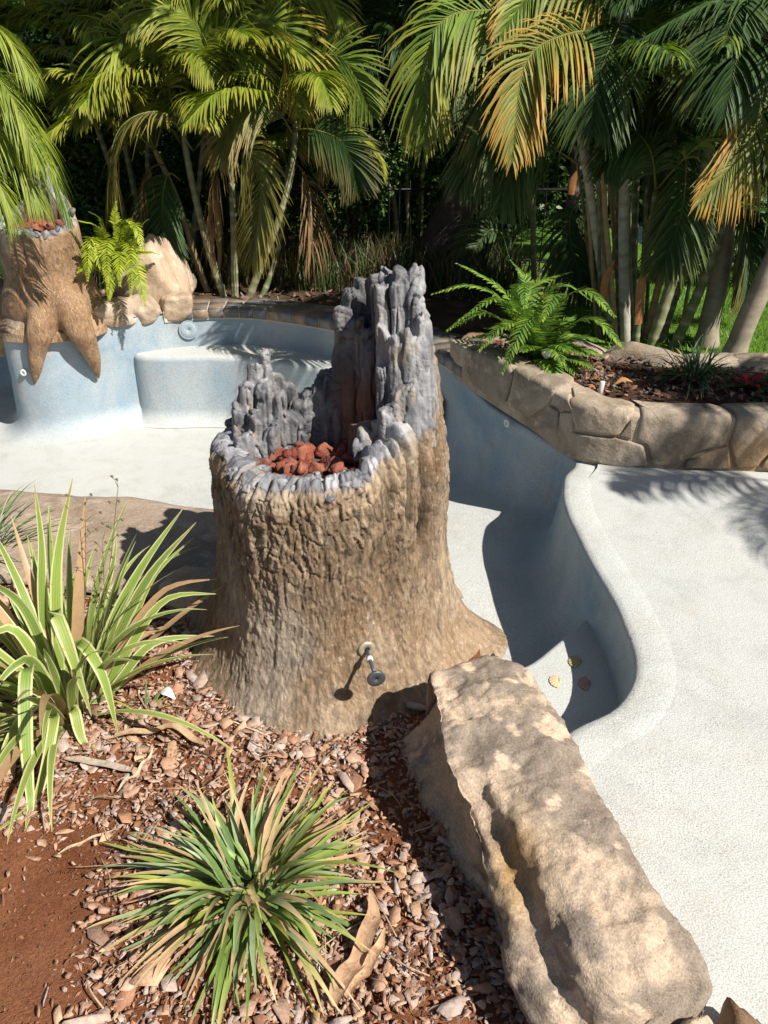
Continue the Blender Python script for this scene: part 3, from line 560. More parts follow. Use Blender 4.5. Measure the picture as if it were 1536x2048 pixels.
    CC = np.concatenate([C[cut:], Ci, np.broadcast_to(Cin, inner.shape)]); mk('charred_rim', crown.reshape(-1, 3), [gridF(len(crown), N, True)], MAT['char'], root, col=np.clip(CC, 0.01, 1).reshape(-1, 3))
    return th, H, r, Z, outer, ri2
SC = A(-0.178, 2.08, 0.0)
stump = thing('tree_stump', SC, 'tall hollow brown stump with charred grey jagged rim and key valve on its front', 'stump')
keys = [(0, 1.02), (18, 1.10), (36, 1.12), (50, 1.0), (70, 0.90), (96, 0.84), (101, 0.80), (110, 0.79), (116, 0.79), (121, 0.80), (140, 0.80), (154, 0.77), (165, 0.745), (185, 0.735), (210, 0.735), (235, 0.742), (262, 0.748), (285, 0.765), (298, 0.785), (308, 0.83), (318, 0.865), (324, 0.86), (328, 0.82), (332, 0.84), (340, 0.885), (348, 0.93), (354, 0.97)]
sth, sH, sr, sZ, souter, sri = make_stump(stump, SC, 0.362, 0.70, keys, [(3, 0.115, 22), (275, 0.09, 45), (205, 0.10, 22), (165, 0.16, 16), (110, 0.12, 30), (325, 0.03, 20)], 0.68, ((0.25, 0.172, 0.105), (0.35, 0.258, 0.172)), 5, slot=[(322, 329, 0.50, 0.95, 0.15, 3.4), (336, 340, 0.25, 0.85, 0.035, 3.0), (312, 314, 0.62, 0.82, 0.03, 1.6), (208, 203, 0.25, 0.72, 0.022, 6), (196, 192, 0.05, 0.7, 0.02, 4), (300, 303, 0.60, 0.80, 0.012, 2)], thick=0.072, back=0.07, plates=True)
def pole(d, r, z): a = math.radians(d); return A(SC[0] + r * math.cos(a), SC[1] + r * math.sin(a), z)
gs = np.random.default_rng(77)
def prism(base, top, w, d, yaw, seed, n=10, m=9):
    """split slab: irregular many sided prism with a broken slanting top"""
    g = np.random.default_rng(seed); a = np.linspace(0, 2 * np.pi, n, endpoint=False) + g.uniform(-0.2, 0.2, n); r = g.uniform(0.82, 1.12, n); ca, sa = math.cos(yaw), math.sin(yaw)
    ex = np.sign(np.cos(a)) * np.abs(np.cos(a)) ** 0.5 * r * w; ey = np.sign(np.sin(a)) * np.abs(np.sin(a)) ** 0.5 * r * d; X = ex * ca - ey * sa; Y = ex * sa + ey * ca; L = np.linalg.norm(top - base)
    t = np.concatenate([[0], np.sort(g.uniform(0.08, 0.88, m - 4)), [max(0.5, 1 - 0.55 * w / L), max(0.6, 1 - 0.16 * w / L), 1.0]]); sc = np.interp(t, [0, 0.8, 1], [1.0, 0.9, 0.86]); sc[-1] *= 0.62; sc[-2] *= 0.92
    sl = g.normal(0, 0.5, 2); P = np.zeros((m, n, 3))
    for k in range(m):
        f = sc[k] * (1 + g.normal(0, 0.035, n) + g.normal(0, 0.03)); c = base * (1 - t[k]) + top * t[k] + np.append(g.normal(0, 0.05 * w, 2), 0); P[k] = np.stack([X * f, Y * f, (X * sl[0] + Y * sl[1]) * f * (t[k] > 0.5) * min(1, (t[k] - 0.5) * 3) + g.normal(0, 0.05 * w, n) * (k > m - 4)], 1) + c
    V = np.concatenate([P.reshape(-1, 3), [P[-1].mean(0) + A(0, 0, 0.1 * w)], [P[0].mean(0)]]); q = np.arange(n); q2 = (q + 1) % n; b = (m - 1) * n
    return V, [gridF(m, n, True), np.concatenate([np.stack([b + q, b + q2, np.full(n, m * n)], 1), np.stack([q2, q, np.full(n, m * n + 1)], 1)])]
CROWN = Geo()
def cslab(base, top, w, d, yaw, seed, dark=1.0, rust=0.0):
    base = np.asarray(base, float); top = np.asarray(top, float); g = np.random.default_rng(seed + 5)
    for j in range(2):
        if j == 0: V, F = prism(base, top, w, d, yaw, seed)
        else:
            o = A(g.uniform(-0.9, 0.9) * w, g.uniform(-1.0, 0.1) * d, 0); f = g.uniform(0.6, 0.97); b2 = base + o; t2_ = base + (top - base) * f + o; V, F = prism(b2, t2_, w * g.uniform(0.4, 0.62), d * 0.6, yaw + g.uniform(-0.4, 0.4), seed * 3 + j)
        CROWN.add(V, F)
# big spire: slabs of the broken edge facing the light
for k, (x, yt, yb, Y, w) in enumerate([(757, 575, 810, 2.14, 0.026), (783, 556, 800, 2.08, 0.038), (810, 546, 790, 2.06, 0.034), (834, 558, 770, 2.04, 0.028), (770, 660, 830, 2.03, 0.030), (799, 668, 820, 2.00, 0.040), (834, 674, 840, 2.00, 0.036), (856, 720, 870, 2.03, 0.026), (806, 772, 880, 1.95, 0.040), (775, 812, 890, 1.92, 0.034), (838, 785, 890, 1.97, 0.038), (735, 862, 915, 1.93, 0.030), (762, 840, 900, 1.95, 0.03)]):
    cslab(at(x + 6, yb, Y) , at(x, yt, Y + 0.02), w, 0.036, gs.uniform(-0.25, 0.25), 400 + k, 1.1)
for k, (x, yt, yb, Y) in enumerate([(687, 618, 915, 2.18), (703, 578, 915, 2.22), (728, 560, 915, 2.23), (750, 556, 905, 2.22), (682, 690, 920, 2.16), (760, 590, 900, 2.18), (708, 640, 915, 2.16), (732, 660, 915, 2.14), (752, 700, 910, 2.12)]):
    cslab(at(x + 8, yb, Y), at(x, yt, Y + 0.02), 0.034, 0.035, gs.uniform(-0.3, 0.3), 430 + k, 0.7, 0.9)
for k, (x, yt, yb, Y, w, d) in enumerate([(800, 562, 800, 2.12, 0.070, 0.035), (815, 690, 850, 2.05, 0.072, 0.035), (712, 590, 910, 2.25, 0.060, 0.03), (720, 700, 915, 2.20, 0.062, 0.03), (540, 772, 910, 2.22, 0.060, 0.026), (520, 822, 915, 2.15, 0.066, 0.026), (640, 790, 925, 2.25, 0.06, 0.03), (840, 620, 800, 2.09, 0.034, 0.03)]):
    V, F = prism(at(x + 5, yb, Y), at(x, yt, Y), w, d, gs.uniform(-0.1, 0.1), 900 + k, 14, 9); CROWN.add(V, F)
# the small spire on the far left and the dark pieces between
for k, (x, yt, yb, Y, w) in enumerate([(530, 700, 900, 2.20, 0.022), (509, 730, 905, 2.18, 0.026), (551, 745, 900, 2.21, 0.030), (578, 765, 895, 2.22, 0.030), (490, 768, 910, 2.14, 0.028), (590, 800, 900, 2.19, 0.024), (478, 812, 910, 2.12, 0.024), (528, 765, 905, 2.14, 0.030), (560, 785, 915, 2.14, 0.030), (508, 822, 920, 2.10, 0.028), (545, 850, 925, 2.09, 0.028), (490, 868, 935, 2.05, 0.03)]):
    cslab(at(x, yb, Y), at(x, yt, Y), w * 0.85, 0.024, gs.uniform(-0.4, 0.4), 460 + k, 0.95)
for k, (x, yt, yb, Y) in enumerate([(606, 800, 925, 2.20), (625, 782, 925, 2.21), (645, 752, 925, 2.21), (664, 748, 925, 2.19), (590, 830, 930, 2.16)]):
    cslab(at(x, yb, Y), at(x, yt, Y), 0.036, 0.03, gs.uniform(-0.3, 0.3), 490 + k, 0.6)
# broken lumps along the rim
for k in range(110):
    d = 158 + k * (352 - 158) / 109 + gs.uniform(-1.5, 1.5); h = np.interp(d, np.degrees(sth), sH); rr = np.interp(d, np.degrees(sth), sr[-1]) - gs.uniform(0.02, 0.075)
    V, F = rock_shape(500 + k, 12, 8, 7, 0.05, 26); s = gs.uniform(0.011, 0.022); V = V * A(s * gs.uniform(0.9, 1.5), s, s * gs.uniform(0.6, 0.9)); a = gs.uniform(0, 6.3); V = np.stack([V[:, 0] * math.cos(a) - V[:, 1] * math.sin(a), V[:, 0] * math.sin(a) + V[:, 1] * math.cos(a), V[:, 2]], 1)
    if 298 < d < 337: continue
    CROWN.add(V + pole(d, rr, h - 0.012 + gs.uniform(-0.008, 0.008)), F)
def fuse(geo, voxel, warp, seed):
    V, F, _ = geo.out(); V = V + warp * np.stack([fbm(V * 7 + seed, 2), fbm(V * 7 + seed + 30, 2), 0.8 * fbm(V * 7 + seed + 60, 2)], 1)
    me = meshdata('fuse', V, F, MAT['char']); o = bpy.data.objects.new('fuse', me); COL.objects.link(o); md = o.modifiers.new('r', 'REMESH'); md.mode = 'VOXEL'; md.voxel_size = voxel
    dg = bpy.context.evaluated_depsgraph_get(); dg.update(); e = o.evaluated_get(dg); m2 = e.to_mesh(); n = len(m2.vertices); P = np.empty(n * 3, np.float32); m2.vertices.foreach_get('co', P); N = np.empty(n * 3, np.float32); m2.vertices.foreach_get('normal', N)
    Q = np.empty(len(m2.polygons) * 4, np.int32); m2.loops.foreach_get('vertex_index', Q); e.to_mesh_clear(); bpy.data.objects.remove(o); bpy.data.meshes.remove(me); return P.reshape(-1, 3).astype(float), N.reshape(-1, 3).astype(float), Q.reshape(-1, 4)
def relax(P, Q, n, f=0.5):
    ed = np.concatenate([Q[:, [0, 1]], Q[:, [1, 2]], Q[:, [2, 3]], Q[:, [3, 0]]]); dg_ = np.bincount(ed.ravel(), minlength=len(P))[:, None]
    for _ in range(n): acc = np.zeros_like(P); np.add.at(acc, ed[:, 0], P[ed[:, 1]]); np.add.at(acc, ed[:, 1], P[ed[:, 0]]); P = (1 - f) * P + f * acc / dg_
    return P
P, Nn, Q = fuse(CROWN, 0.0040, 0.006, 3); P = relax(P, Q, 2, 0.5)
gr = 1 - np.abs(fbm(P * A(60, 60, 7) + 0.4 * fbm(P * 9, 2)[:, None], 2)) * 2.6; ck_ = np.exp(-(fbm(P * A(15, 15, 3.2) + 21, 2) / 0.035) ** 2); hb = np.exp(-(fbm(P * A(6, 6, 17) + 61, 2) / 0.025) ** 2) * sstep(0.0, 0.25, noise(P * 9 + 2))
P = P + Nn * (0.0035 * np.clip(gr, -1, 1) - 0.010 * ck_ - 0.006 * hb + 0.004 * fbm(P * A(26, 26, 14) + 5, 3))[:, None]
f1 = sstep(-0.30, 0.35, fbm(P * A(13, 13, 5) + 9, 4))[:, None]; C = A(0.115, 0.115, 0.125) * (1 - f1) + A(0.29, 0.285, 0.29) * f1; f2 = sstep(0.12, 0.38, fbm(P * A(16, 16, 8) + 40, 3))[:, None] * 0.65; C = C * (1 - f2) + A(0.30, 0.25, 0.20) * f2
inside = sstep(0.34, 0.24, np.hypot(P[:, 0] - SC[0], P[:, 1] - SC[1] + 0.02)) * sstep(-0.22, -0.12, P[:, 0] - SC[0]); low = sstep(1.04, 0.82, P[:, 2] + 0.10 * fbm(P * 7, 3)) * sstep(2.02, 2.08, P[:, 1]) * sstep(SC[0] + 0.0, SC[0] + 0.08, P[:, 0]); rs = (low * inside)[:, None] * 0.95; hollow_shade = inside[:, None] * sstep(2.03, 2.08, P[:, 1:2]); C = C * (1 - 0.4 * hollow_shade) * (1 - rs) + A(0.19, 0.08, 0.045) * rs  # inner back of the crown darkened in colour, standing for the hollow's shade
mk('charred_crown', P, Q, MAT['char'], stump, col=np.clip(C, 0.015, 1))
# pan that carries the lava rock, then the rocks
a = np.linspace(0, 2 * np.pi, 40, endpoint=False); V = np.concatenate([np.stack([SC[0] + 0.26 * np.cos(a), SC[1] + 0.26 * np.sin(a), 0 * a + 0.685], 1), [[SC[0], SC[1], 0.69]]]); mk('fire_pan', V, np.array([[40, j, (j + 1) % 40] for j in range(40)]), MAT['mortar'], stump)
LAVA = [(0.22, 0.065, 0.042), (0.18, 0.05, 0.036), (0.27, 0.095, 0.06), (0.20, 0.08, 0.06)]
lav = []
for k in range(5):
    V, F = rock_shape(600 + k, 18, 12, 9, 0.25, 8, freq=3.5); lav.append((V, F))
def lava_pile(spots, label, group, s0):
    for p, s in spots:
        V, F = lav[R.randrange(5)]; a = R.uniform(0, 6.28); W = V * A(s, s * R.uniform(0.8, 1), s * R.uniform(0.7, 0.95)); W = np.stack([W[:, 0] * math.cos(a) - W[:, 1] * math.sin(a), W[:, 0] * math.sin(a) + W[:, 1] * math.cos(a), W[:, 2]], 1) + p
        tag(mk('lava_rock', W, F, MAT['lava'], col=np.clip(np.array(R.choice(LAVA)) * (1 + 0.6 * fbm(W * 40, 2)[:, None]), 0.01, 1)), label, 'lava rock', group)
sp = []
for k in range(62):
    a = R.uniform(0, 6.28); q = 0.165 * math.sqrt(R.random()); s = R.uniform(0.013, 0.023); sp.append((A(SC[0] - 0.02 + q * math.cos(a), SC[1] - 0.09 + q * math.sin(a) * 0.72, 0.695 + R.uniform(0, 0.025)), s))
lava_pile(sp, 'rust red lava rock lying in the hollow of the tall key valve stump', 'lava rocks in the tall stump', 0)

# gas key on the stump's face
def on_stump(px, py):
    r = ray(px, py)
    for t in np.linspace(1.0, 3.0, 2400):
        p = r * t + A(0, 0, CAMZ); q = p - SC; d = math.degrees(math.atan2(q[1], q[0])) % 360; j = int(d / 360 * 720) % 720
        if 0 < q[2] < sH[j] and math.hypot(q[0], q[1]) < np.interp(q[2], sZ[:, j], sr[:, j]): return p, A(math.cos(math.radians(d)), math.sin(math.radians(d)), 0.12)
    return p, A(0, -1, 0)
def disc(c, n, r, h, seg=32, hole=0.0):
    n = nrm(n); u = nrm(np.cross(n, A(0, 0, 1))); v = np.cross(n, u); a = np.linspace(0, 2 * np.pi, seg, endpoint=False); ring = lambda rr, hh: c + rr * (np.cos(a)[:, None] * u + np.sin(a)[:, None] * v) + n * hh
    rows = np.array([ring(max(hole, 1e-4), 0), ring(r, 0), ring(r, h * 0.7), ring(r - h * 0.3, h), ring(max(hole, 1e-4) + 0.001, h), ring(max(hole, 1e-4), 0)]); return rows.reshape(-1, 3), [gridF(6, seg, True)]
kp, kn = on_stump(733, 1298); kn = nrm(kn)
V, F = disc(kp - kn * 0.004, kn, 0.026, 0.010, 36, 0.007); esc = mk('escutcheon', V, F, MAT['steel'], stump)
V, F = disc(kp - kn * 0.002, kn, 0.0075, 0.002, 20); mk('key_socket', V, F, MAT['black_metal'], esc)
ke = at(752, 1356, kp[1] - 0.125); key = thing('valve_key', kp, 'dark metal valve key with round flat handle poking from the tall stump', 'valve key')
dk = nrm(ke - kp); V, F = tube(np.array([kp - dk * 0.01, kp + (ke - kp) * 0.5, kp + (ke - kp) * 0.86]), 0.0058, 10); shf = mk('shaft', V, F, MAT['key_metal'], key)
V, F = tube(np.array([kp + (ke - kp) * 0.82, kp + (ke - kp) * 0.9, ke]), [0.0075, 0.009, 0.012], 12); mk('collar', V, F, MAT['key_metal'], shf)
V, F = disc(ke, dk, 0.027, 0.006, 32); mk('handle', V, F, MAT['key_metal'], key)
q = kp + (ke - kp) * 0.36; V, F = tube(np.array([q - dk * 0.006, q + dk * 0.006]), 0.0095, 12); mk('tie', V, F, MAT['white'], shf)

# second stump across the pool
S2 = A(-2.97, 6.67, 0.0)
st2 = thing('tree_stump', S2, 'smooth orange brown stump with a side knot and two roots gripping the far pool wall', 'stump')
k2 = [(0, 0.76), (35, 0.95), (60, 1.15), (90, 1.22), (120, 1.0), (150, 0.80), (180, 0.77), (220, 0.76), (262, 0.745), (300, 0.725), (330, 0.735)]
t2 = make_stump(st2, S2, 0.33, 0.70, k2, [(275, 0.04, 60), (210, 0.08, 40), (330, 0.05, 40)], 0.70, ((0.28, 0.17, 0.09), (0.36, 0.24, 0.145)), 9, N=420, M=170, slot=[(268, 266, 0.25, 0.78, 0.02, 4), (288, 290, 0.45, 0.8, 0.02, 4), (250, 254, 0.3, 0.8, 0.014, 4)], thick=0.08, zb=-0.12, amp=0.45)
flare2 = Geo(); V, F = tube(spline([S2 + A(0, -0.02, -0.03), S2 + A(0, -0.02, 0.08), S2 + A(0, 0, 0.28), S2 + A(0, 0, 0.50)], 24), np.interp(np.linspace(0, 1, 24), [0, 0.25, 0.6, 1.0], [0.40, 0.43, 0.375, 0.31]), 48); flare2.add(V, F)
for k, (pth, rr) in enumerate([([(106, 590, 6.50), (94, 625, 6.33), (81, 665, 6.20), (73, 715, 6.18), (70, 752, 6.19), (70, 774, 6.22)], (0.18, 0.165, 0.125, 0.085, 0.055, 0.012)), ([(128, 590, 6.50), (142, 622, 6.35), (161, 662, 6.27), (182, 705, 6.33), (194, 742, 6.38), (198, 762, 6.42)], (0.18, 0.165, 0.125, 0.09, 0.06, 0.012)), ([(60, 600, 6.5), (20, 640, 6.55), (5, 690, 6.62), (-20, 712, 6.7)], (0.12, 0.1, 0.06, 0.01))]):
    P = spline([at(*p) for p in pth], 44); r = np.interp(np.linspace(0, 1, 44), np.linspace(0, 1, len(rr)), rr); V, F = tube(P, r, 28); V = V + 0.012 * np.stack([fbm(V * 9 + 1, 3), fbm(V * 9 + 5, 3), fbm(V * 9 + 8, 3)], 1)
    flare2.add(V, F)
P, Nn, Q = fuse(flare2, 0.014, 0.0, 1)
ed = np.concatenate([Q[:, [0, 1]], Q[:, [1, 2]], Q[:, [2, 3]], Q[:, [3, 0]]]); deg_ = np.bincount(ed.ravel(), minlength=len(P))[:, None]
for _ in range(22):
    acc = np.zeros_like(P); np.add.at(acc, ed[:, 0], P[ed[:, 1]]); np.add.at(acc, ed[:, 1], P[ed[:, 0]]); P = 0.4 * P + 0.6 * acc / deg_
P = P + nrm(P - (S2 + A(0, 0.1, 0))) * (0.010 * fbm(P * A(9, 9, 3), 3))[:, None]; f = sstep(-0.3, 0.4, fbm(P * 6, 4))[:, None]
mk('root_flare', P, Q, MAT['bark'], st2, col=A(0.25, 0.14, 0.07) * (1 - f) + A(0.34, 0.215, 0.12) * f)
kc = at(47, 607, 6.33); ky = nrm(A(-0.45, -1, 0.1)); uu_ = nrm(np.cross(ky, A(0, 0, 1))); vv_ = np.cross(uu_, ky)
for j, rr in enumerate((0.105, 0.075, 0.05, 0.028)):
    a = np.linspace(0, 2 * np.pi, 40); P = kc + rr * 0.72 * np.cos(a)[:, None] * uu_ + rr * 1.35 * np.sin(a)[:, None] * vv_ + ky * 0.012 * j; V, F = tube(P[:-1].tolist() + [P[0]], 0.016 if j == 0 else 0.010, 8, False); mk('knot_ring', V + 0.004 * fbm(V * 30, 2)[:, None], F, MAT['bark'], st2, col=A(0.25, 0.125, 0.05) * (1.1 - 0.2 * (j % 2)))
for k in range(26):
    d = gs.uniform(0, 360); a = math.radians(d); h = np.interp(d, np.degrees(t2[0]), t2[1]); rr = 0.295; V, F = rock_shape(700 + k, 16, 10, 9, 0.12, 12); s = gs.uniform(0.02, 0.04); V = V * s + S2 + A(rr * math.cos(a), rr * math.sin(a), h); mk('charred_lump', V, F, MAT['char'], st2, col=np.clip(CHAR[gs.integers(0, 5)] * 0.75 * (1 + 0.5 * fbm(V * 25, 2)[:, None]), 0.02, 1))
lava_pile([(S2 + A(0.2 * math.sqrt(R.random()) * math.cos(a_), 0.2 * math.sin(a_) * R.random(), 0.725 + R.uniform(0, 0.04)), R.uniform(0.025, 0.04)) for a_ in np.linspace(0, 6.28, 34)], 'rust red lava rock lying in the top of the smooth stump across the pool', 'lava rocks in the far stump', 0)

# ------------------------------------------------------------------ boulders
def fore_rock():
    T0, Tn_ = 0.27, 0.25
    Lb = spline([(*atz(742, 1362, 0)[:2], -0.03), (*atz(765, 1420, 0)[:2], -0.03), (*atz(795, 1530, 0)[:2], -0.03), (*atz(852, 1640, 0)[:2], -0.03), (*atz(885, 1745, 0)[:2], -0.03), (*atz(945, 1850, 0)[:2], -0.03), (*atz(1000, 1955, 0)[:2], -0.03), (*atz(1075, 2070, 0)[:2], -0.03), (*atz(1120, 2160, 0)[:2], -0.03)], 220)
    Lt = spline([atz(858, 1352, T0), atz(866, 1400, T0), atz(882, 1500, T0), atz(902, 1575, T0 - 0.01), atz(925, 1640, T0 - 0.05), atz(962, 1740, T0 - 0.08), atz(1005, 1850, T0 - 0.10), atz(1010, 1945, T0 - 0.14), atz(1080, 2060, T0 - 0.17), atz(1120, 2150, 0.05)], 220)
    Mt_ = spline([atz(930, 1328, T0 + 0.01), atz(950, 1400, T0 + 0.02), atz(985, 1500, T0 + 0.02), atz(1005, 1600, T0 + 0.01), atz(1045, 1650, T0 + 0.015), atz(1100, 1760, T0 + 0.01), atz(1150, 1860, T0), atz(1180, 1950, T0 - 0.03), atz(1230, 2040, T0 - 0.08), atz(1250, 2120, 0.02)], 220)
    Rt = spline([atz(1005, 1318, T0), atz(1062, 1345, T0), atz(1112, 1420, T0), atz(1148, 1480, T0), atz(1190, 1570, T0), atz(1290, 1745, T0), atz(1368, 1850, T0 - 0.01), atz(1416, 1925, T0 - 0.03), atz(1420, 2015, T0 - 0.1), atz(1385, 2090, 0.0)], 220)
    ax = nrm(A(0.30, -0.95, 0)); tq = np.linspace(np.dot(A(0.33, 1.67, 0), ax), np.dot(A(0.55, 0.38, 0), ax), 220)
    def reseq(Q):
        q = Q @ ax; o = np.argsort(q); return np.stack([np.interp(tq, q[o], Q[o, k]) for k in range(3)], 1) + (tq - np.clip(tq, q.min(), q.max()))[:, None] * ax
    Lb, Lt, Mt_, Rt = map(reseq, (Lb, Lt, Mt_, Rt)); Lt[:, 0] += 0.005; Lb[:, 0] -= 0.012; Rb = Rt - A(0.03, 0.02, 0); Rb[:, 2] = -0.27
    t = np.linspace(0, 1, 220)
    for a_ in (Lt, Mt_, Rt): pass
    secs = []
    for i in range(220):
        lb, lt, m, rt, rb = Lb[i], Lt[i], Mt_[i], Rt[i], Rb[i]
        step = 0.036 * math.exp(-((t[i] - 0.55) / 0.2) ** 4)
        pts = [lb, lb * 0.62 + lt * 0.38 + A(0.055, 0.01, -0.02), lt + A(0.03, 0.01, -0.06), lt + A(-0.002, 0, -0.008), lt + (m - lt) * 0.06 + A(0, 0, 0.004), lt * 0.75 + m * 0.25 + A(0, 0, 0.005 - 0.1 * step), lt * 0.35 + m * 0.65 - A(0, 0, step), m + A(0.0, 0, -0.2 * step), m * 0.5 + rt * 0.5 + A(0, 0, 0.012), rt * 0.95 + m * 0.05 + A(0, 0, 0.003), rt + A(-0.004, 0, -0.008), rt + A(0.008, 0.004, -0.035), rt + A(0.004, 0.002, -0.12), rb]
        secs.append(spline(pts, 150))
    P = np.array(secs)
    # far and near ends close down to the ground
    e = np.array([(1 - sstep(0, 1, k / 9.0)) for k in range(10)])
    for k in range(10):
        P[k] = P[k] + (P[10].mean(0) * A(1, 1, 0) + A(0, 0, -0.06) - P[k]) * 0 + A(0.01, 0.05, 0) * e[k]; P[k, :, 2] = P[k, :, 2] * (1 - e[k] ** 3) - 0.1 * e[k] ** 3
        P[-1 - k, :, 2] = P[-1 - k, :, 2] * (1 - e[k] ** 2) - 0.2 * e[k] ** 2
    n = nrm(np.cross(np.gradient(P, axis=0), np.gradient(P, axis=1))); 
    if n[110, 75, 2] < 0: n = -n
    big = fbm(P * 4.2 + 3, 3); med = fbm(P * 11 + 9, 4, 0.6); cr = -np.exp(-(np.abs(fbm(P * 5.5 + 40, 3)) / 0.035) ** 2) * sstep(0.0, 0.25, fbm(P * 2.0 + 70, 2))
    top = sstep(0.1, 0.6, n[..., 2])
    P = P + n * ((0.020 * big + 0.012 * med + 0.004 * fbm(P * 40, 2)) * (0.35 + 0.65 * np.maximum(top, P[..., 0] < Mt_[:, None, 0])) + 0.008 * cr * top)[..., None]
    co_, cg_, _ = cells(P.reshape(-1, 3), 44, 0.10, 0.10); co_, cg_ = co_.reshape(P.shape[:2]), cg_.reshape(P.shape[:2]); P = P + n * (0.005 * co_ * sstep(0.0, 0.012, cg_) + 0.004 * fbm(P * 24 + 8, 3))[..., None]
    dent = atz(925, 1655, 0.24); dd = (P - dent) * A(1.3, 0.8, 1.0); P = P - n * (0.03 * np.exp(-(np.linalg.norm(dd, axis=-1) / 0.07) ** 2))[..., None]
    # colour: tan with grey wash, ochre stain in the hollow, chipped pale spots
    gw = sstep(-0.12, 0.12, fbm(P * A(4, 4, 4) + 12, 5, 0.6))[..., None]; C = A(0.43, 0.33, 0.238) * (1 - gw) + A(0.245, 0.195, 0.152) * gw
    spot = sstep(0.22, 0.29, fbm(P * A(13, 13, 13) + 4, 3) + 0.12 * fbm(P * 60, 2))[..., None]; C = C * (1 - spot) + A(0.54, 0.41, 0.295) * spot
    st = atz(1030, 1730, 0.24); oc = np.exp(-(np.linalg.norm((P - st) * A(1.6, 0.9, 0.6), axis=-1) / 0.09) ** 2)[..., None] * (0.75 + 0.6 * fbm(P * 14 + 2, 3)[..., None]); C = C * (1 - np.clip(oc, 0, 1)) + A(0.34, 0.20, 0.065) * np.clip(oc, 0, 1)
    
    F = gridF(220, 150); o = mk('boulder', P.reshape(-1, 3), F if True else F[:, ::-1], MAT['fore_rock'], col=np.clip(C, 0.02, 1).reshape(-1, 3)); return tag(o, 'long tan and grey boulder with an ochre hollow at the tall stump foot', 'boulder')
def _fr():
    m = Mt('foreground_rock', 0.75, 0.3); c = m.attr(); c = m.mix(0.5, c, m.ramp(m.noise(170, 3, 0.7), (0.3, 0.22), (0.5, 0.5), (0.7, 0.8)), 'OVERLAY'); c = m.mix(0.35, c, m.ramp(m.noise(22, 5, 0.65), (0.3, 0.3), (0.7, 0.7)), 'OVERLAY')
    pit = m.vor(60); c = m.mix(m.math('MULTIPLY', m.ramp(pit, (0.07, 1.0), (0.13, 0.0)), 0.7), c, (0.06, 0.05, 0.05)); m.color(c)
    m.bump(m.noise(30, 6, 0.7), 0.5, 0.015); m.bump(m.noise(200, 3, 0.7), 0.6, 0.003); return m.done()
MAT['fore_rock'] = _fr(); fore_rock()
def boulder(c, s, seed, mat, label, ext=None, yaw=0.0, res=(56, 36), rough=0.09, parent=None, zmin=-9.0):
    V, F = rock_shape(seed, *res, 16, rough, 26, ext, hmin=0.84); V = V * np.asarray(s, float); ca, sa = math.cos(yaw), math.sin(yaw); V = np.stack([V[:, 0] * ca - V[:, 1] * sa, V[:, 0] * sa + V[:, 1] * ca, V[:, 2]], 1) + c
    V = V + 0.02 * np.stack([fbm(V * 3 + seed, 3), fbm(V * 3 + seed + 7, 3), fbm(V * 3 + seed + 13, 3)], 1); V[:, 2] = np.maximum(V[:, 2], zmin); return tag(mk('boulder', V, F, mat), label, 'boulder')
p = atz(1440, 2085, -0.1); boulder(A(p[0] + 0.06, p[1] - 0.09, -0.20), (0.14, 0.10, 0.11), 811, MAT['rock_brown'], 'small dark brown boulder touching the near end of the long tan boulder')
boulder(at(312, 540, 7.38) + A(0, 0, -0.12), (0.38, 0.34, 0.47), 845, MAT['rock_pale'], 'pale tan peaked boulder rising behind the bright fern', [(0.75, -0.2, 0.55, 0.62), (0.9, -0.3, 0.2, 0.8), (-0.5, -0.2, 0.8, 0.8), (0, -1, 0.1, 0.8)], zmin=-0.06)
boulder(A(-1.97, 7.02, -0.02), (0.17, 0.18, 0.17), 813, MAT['rock_pale'], 'small pale stone at the end of the slate coping', [(0, 0, 1, 0.8)], zmin=-0.10)
boulder(A(-2.25, 6.87, -0.03), (0.17, 0.17, 0.19), 814, MAT['rock_pale'], 'small pale stone under the peaked boulder with a seam on each side', [(0, 0, 1, 0.8)], zmin=-0.11)
boulder(A(-2.50, 6.74, 0.0), (0.24, 0.24, 0.17), 815, MAT['rock_pale'], 'rounded tan ledge stone in the shade of the bright fern', [(0, 0, 1, 0.75)], zmin=-0.09)
boulder(A(-1.50, 2.90, -0.09), (1.0, 0.36, 0.17), 816, MAT['rock_pale'], 'broad flat pinkish slab stone on the pool edge behind the striped plant', [(0, 0, 1, 0.85)], -0.12, (90, 40), 0.05)
boulder(A(-0.72, 2.32, 0.0), (0.17, 0.13, 0.09), 817, MAT['rock_tan'], 'low tan stone wedged between the striped plant and the tall stump', [(0, 0, 1, 0.8)])
boulder(A(-3.7, 6.9, -0.05), (0.5, 0.4, 0.35), 818, MAT['rock_tan'], 'grey tan boulder beyond the knot side of the far stump')

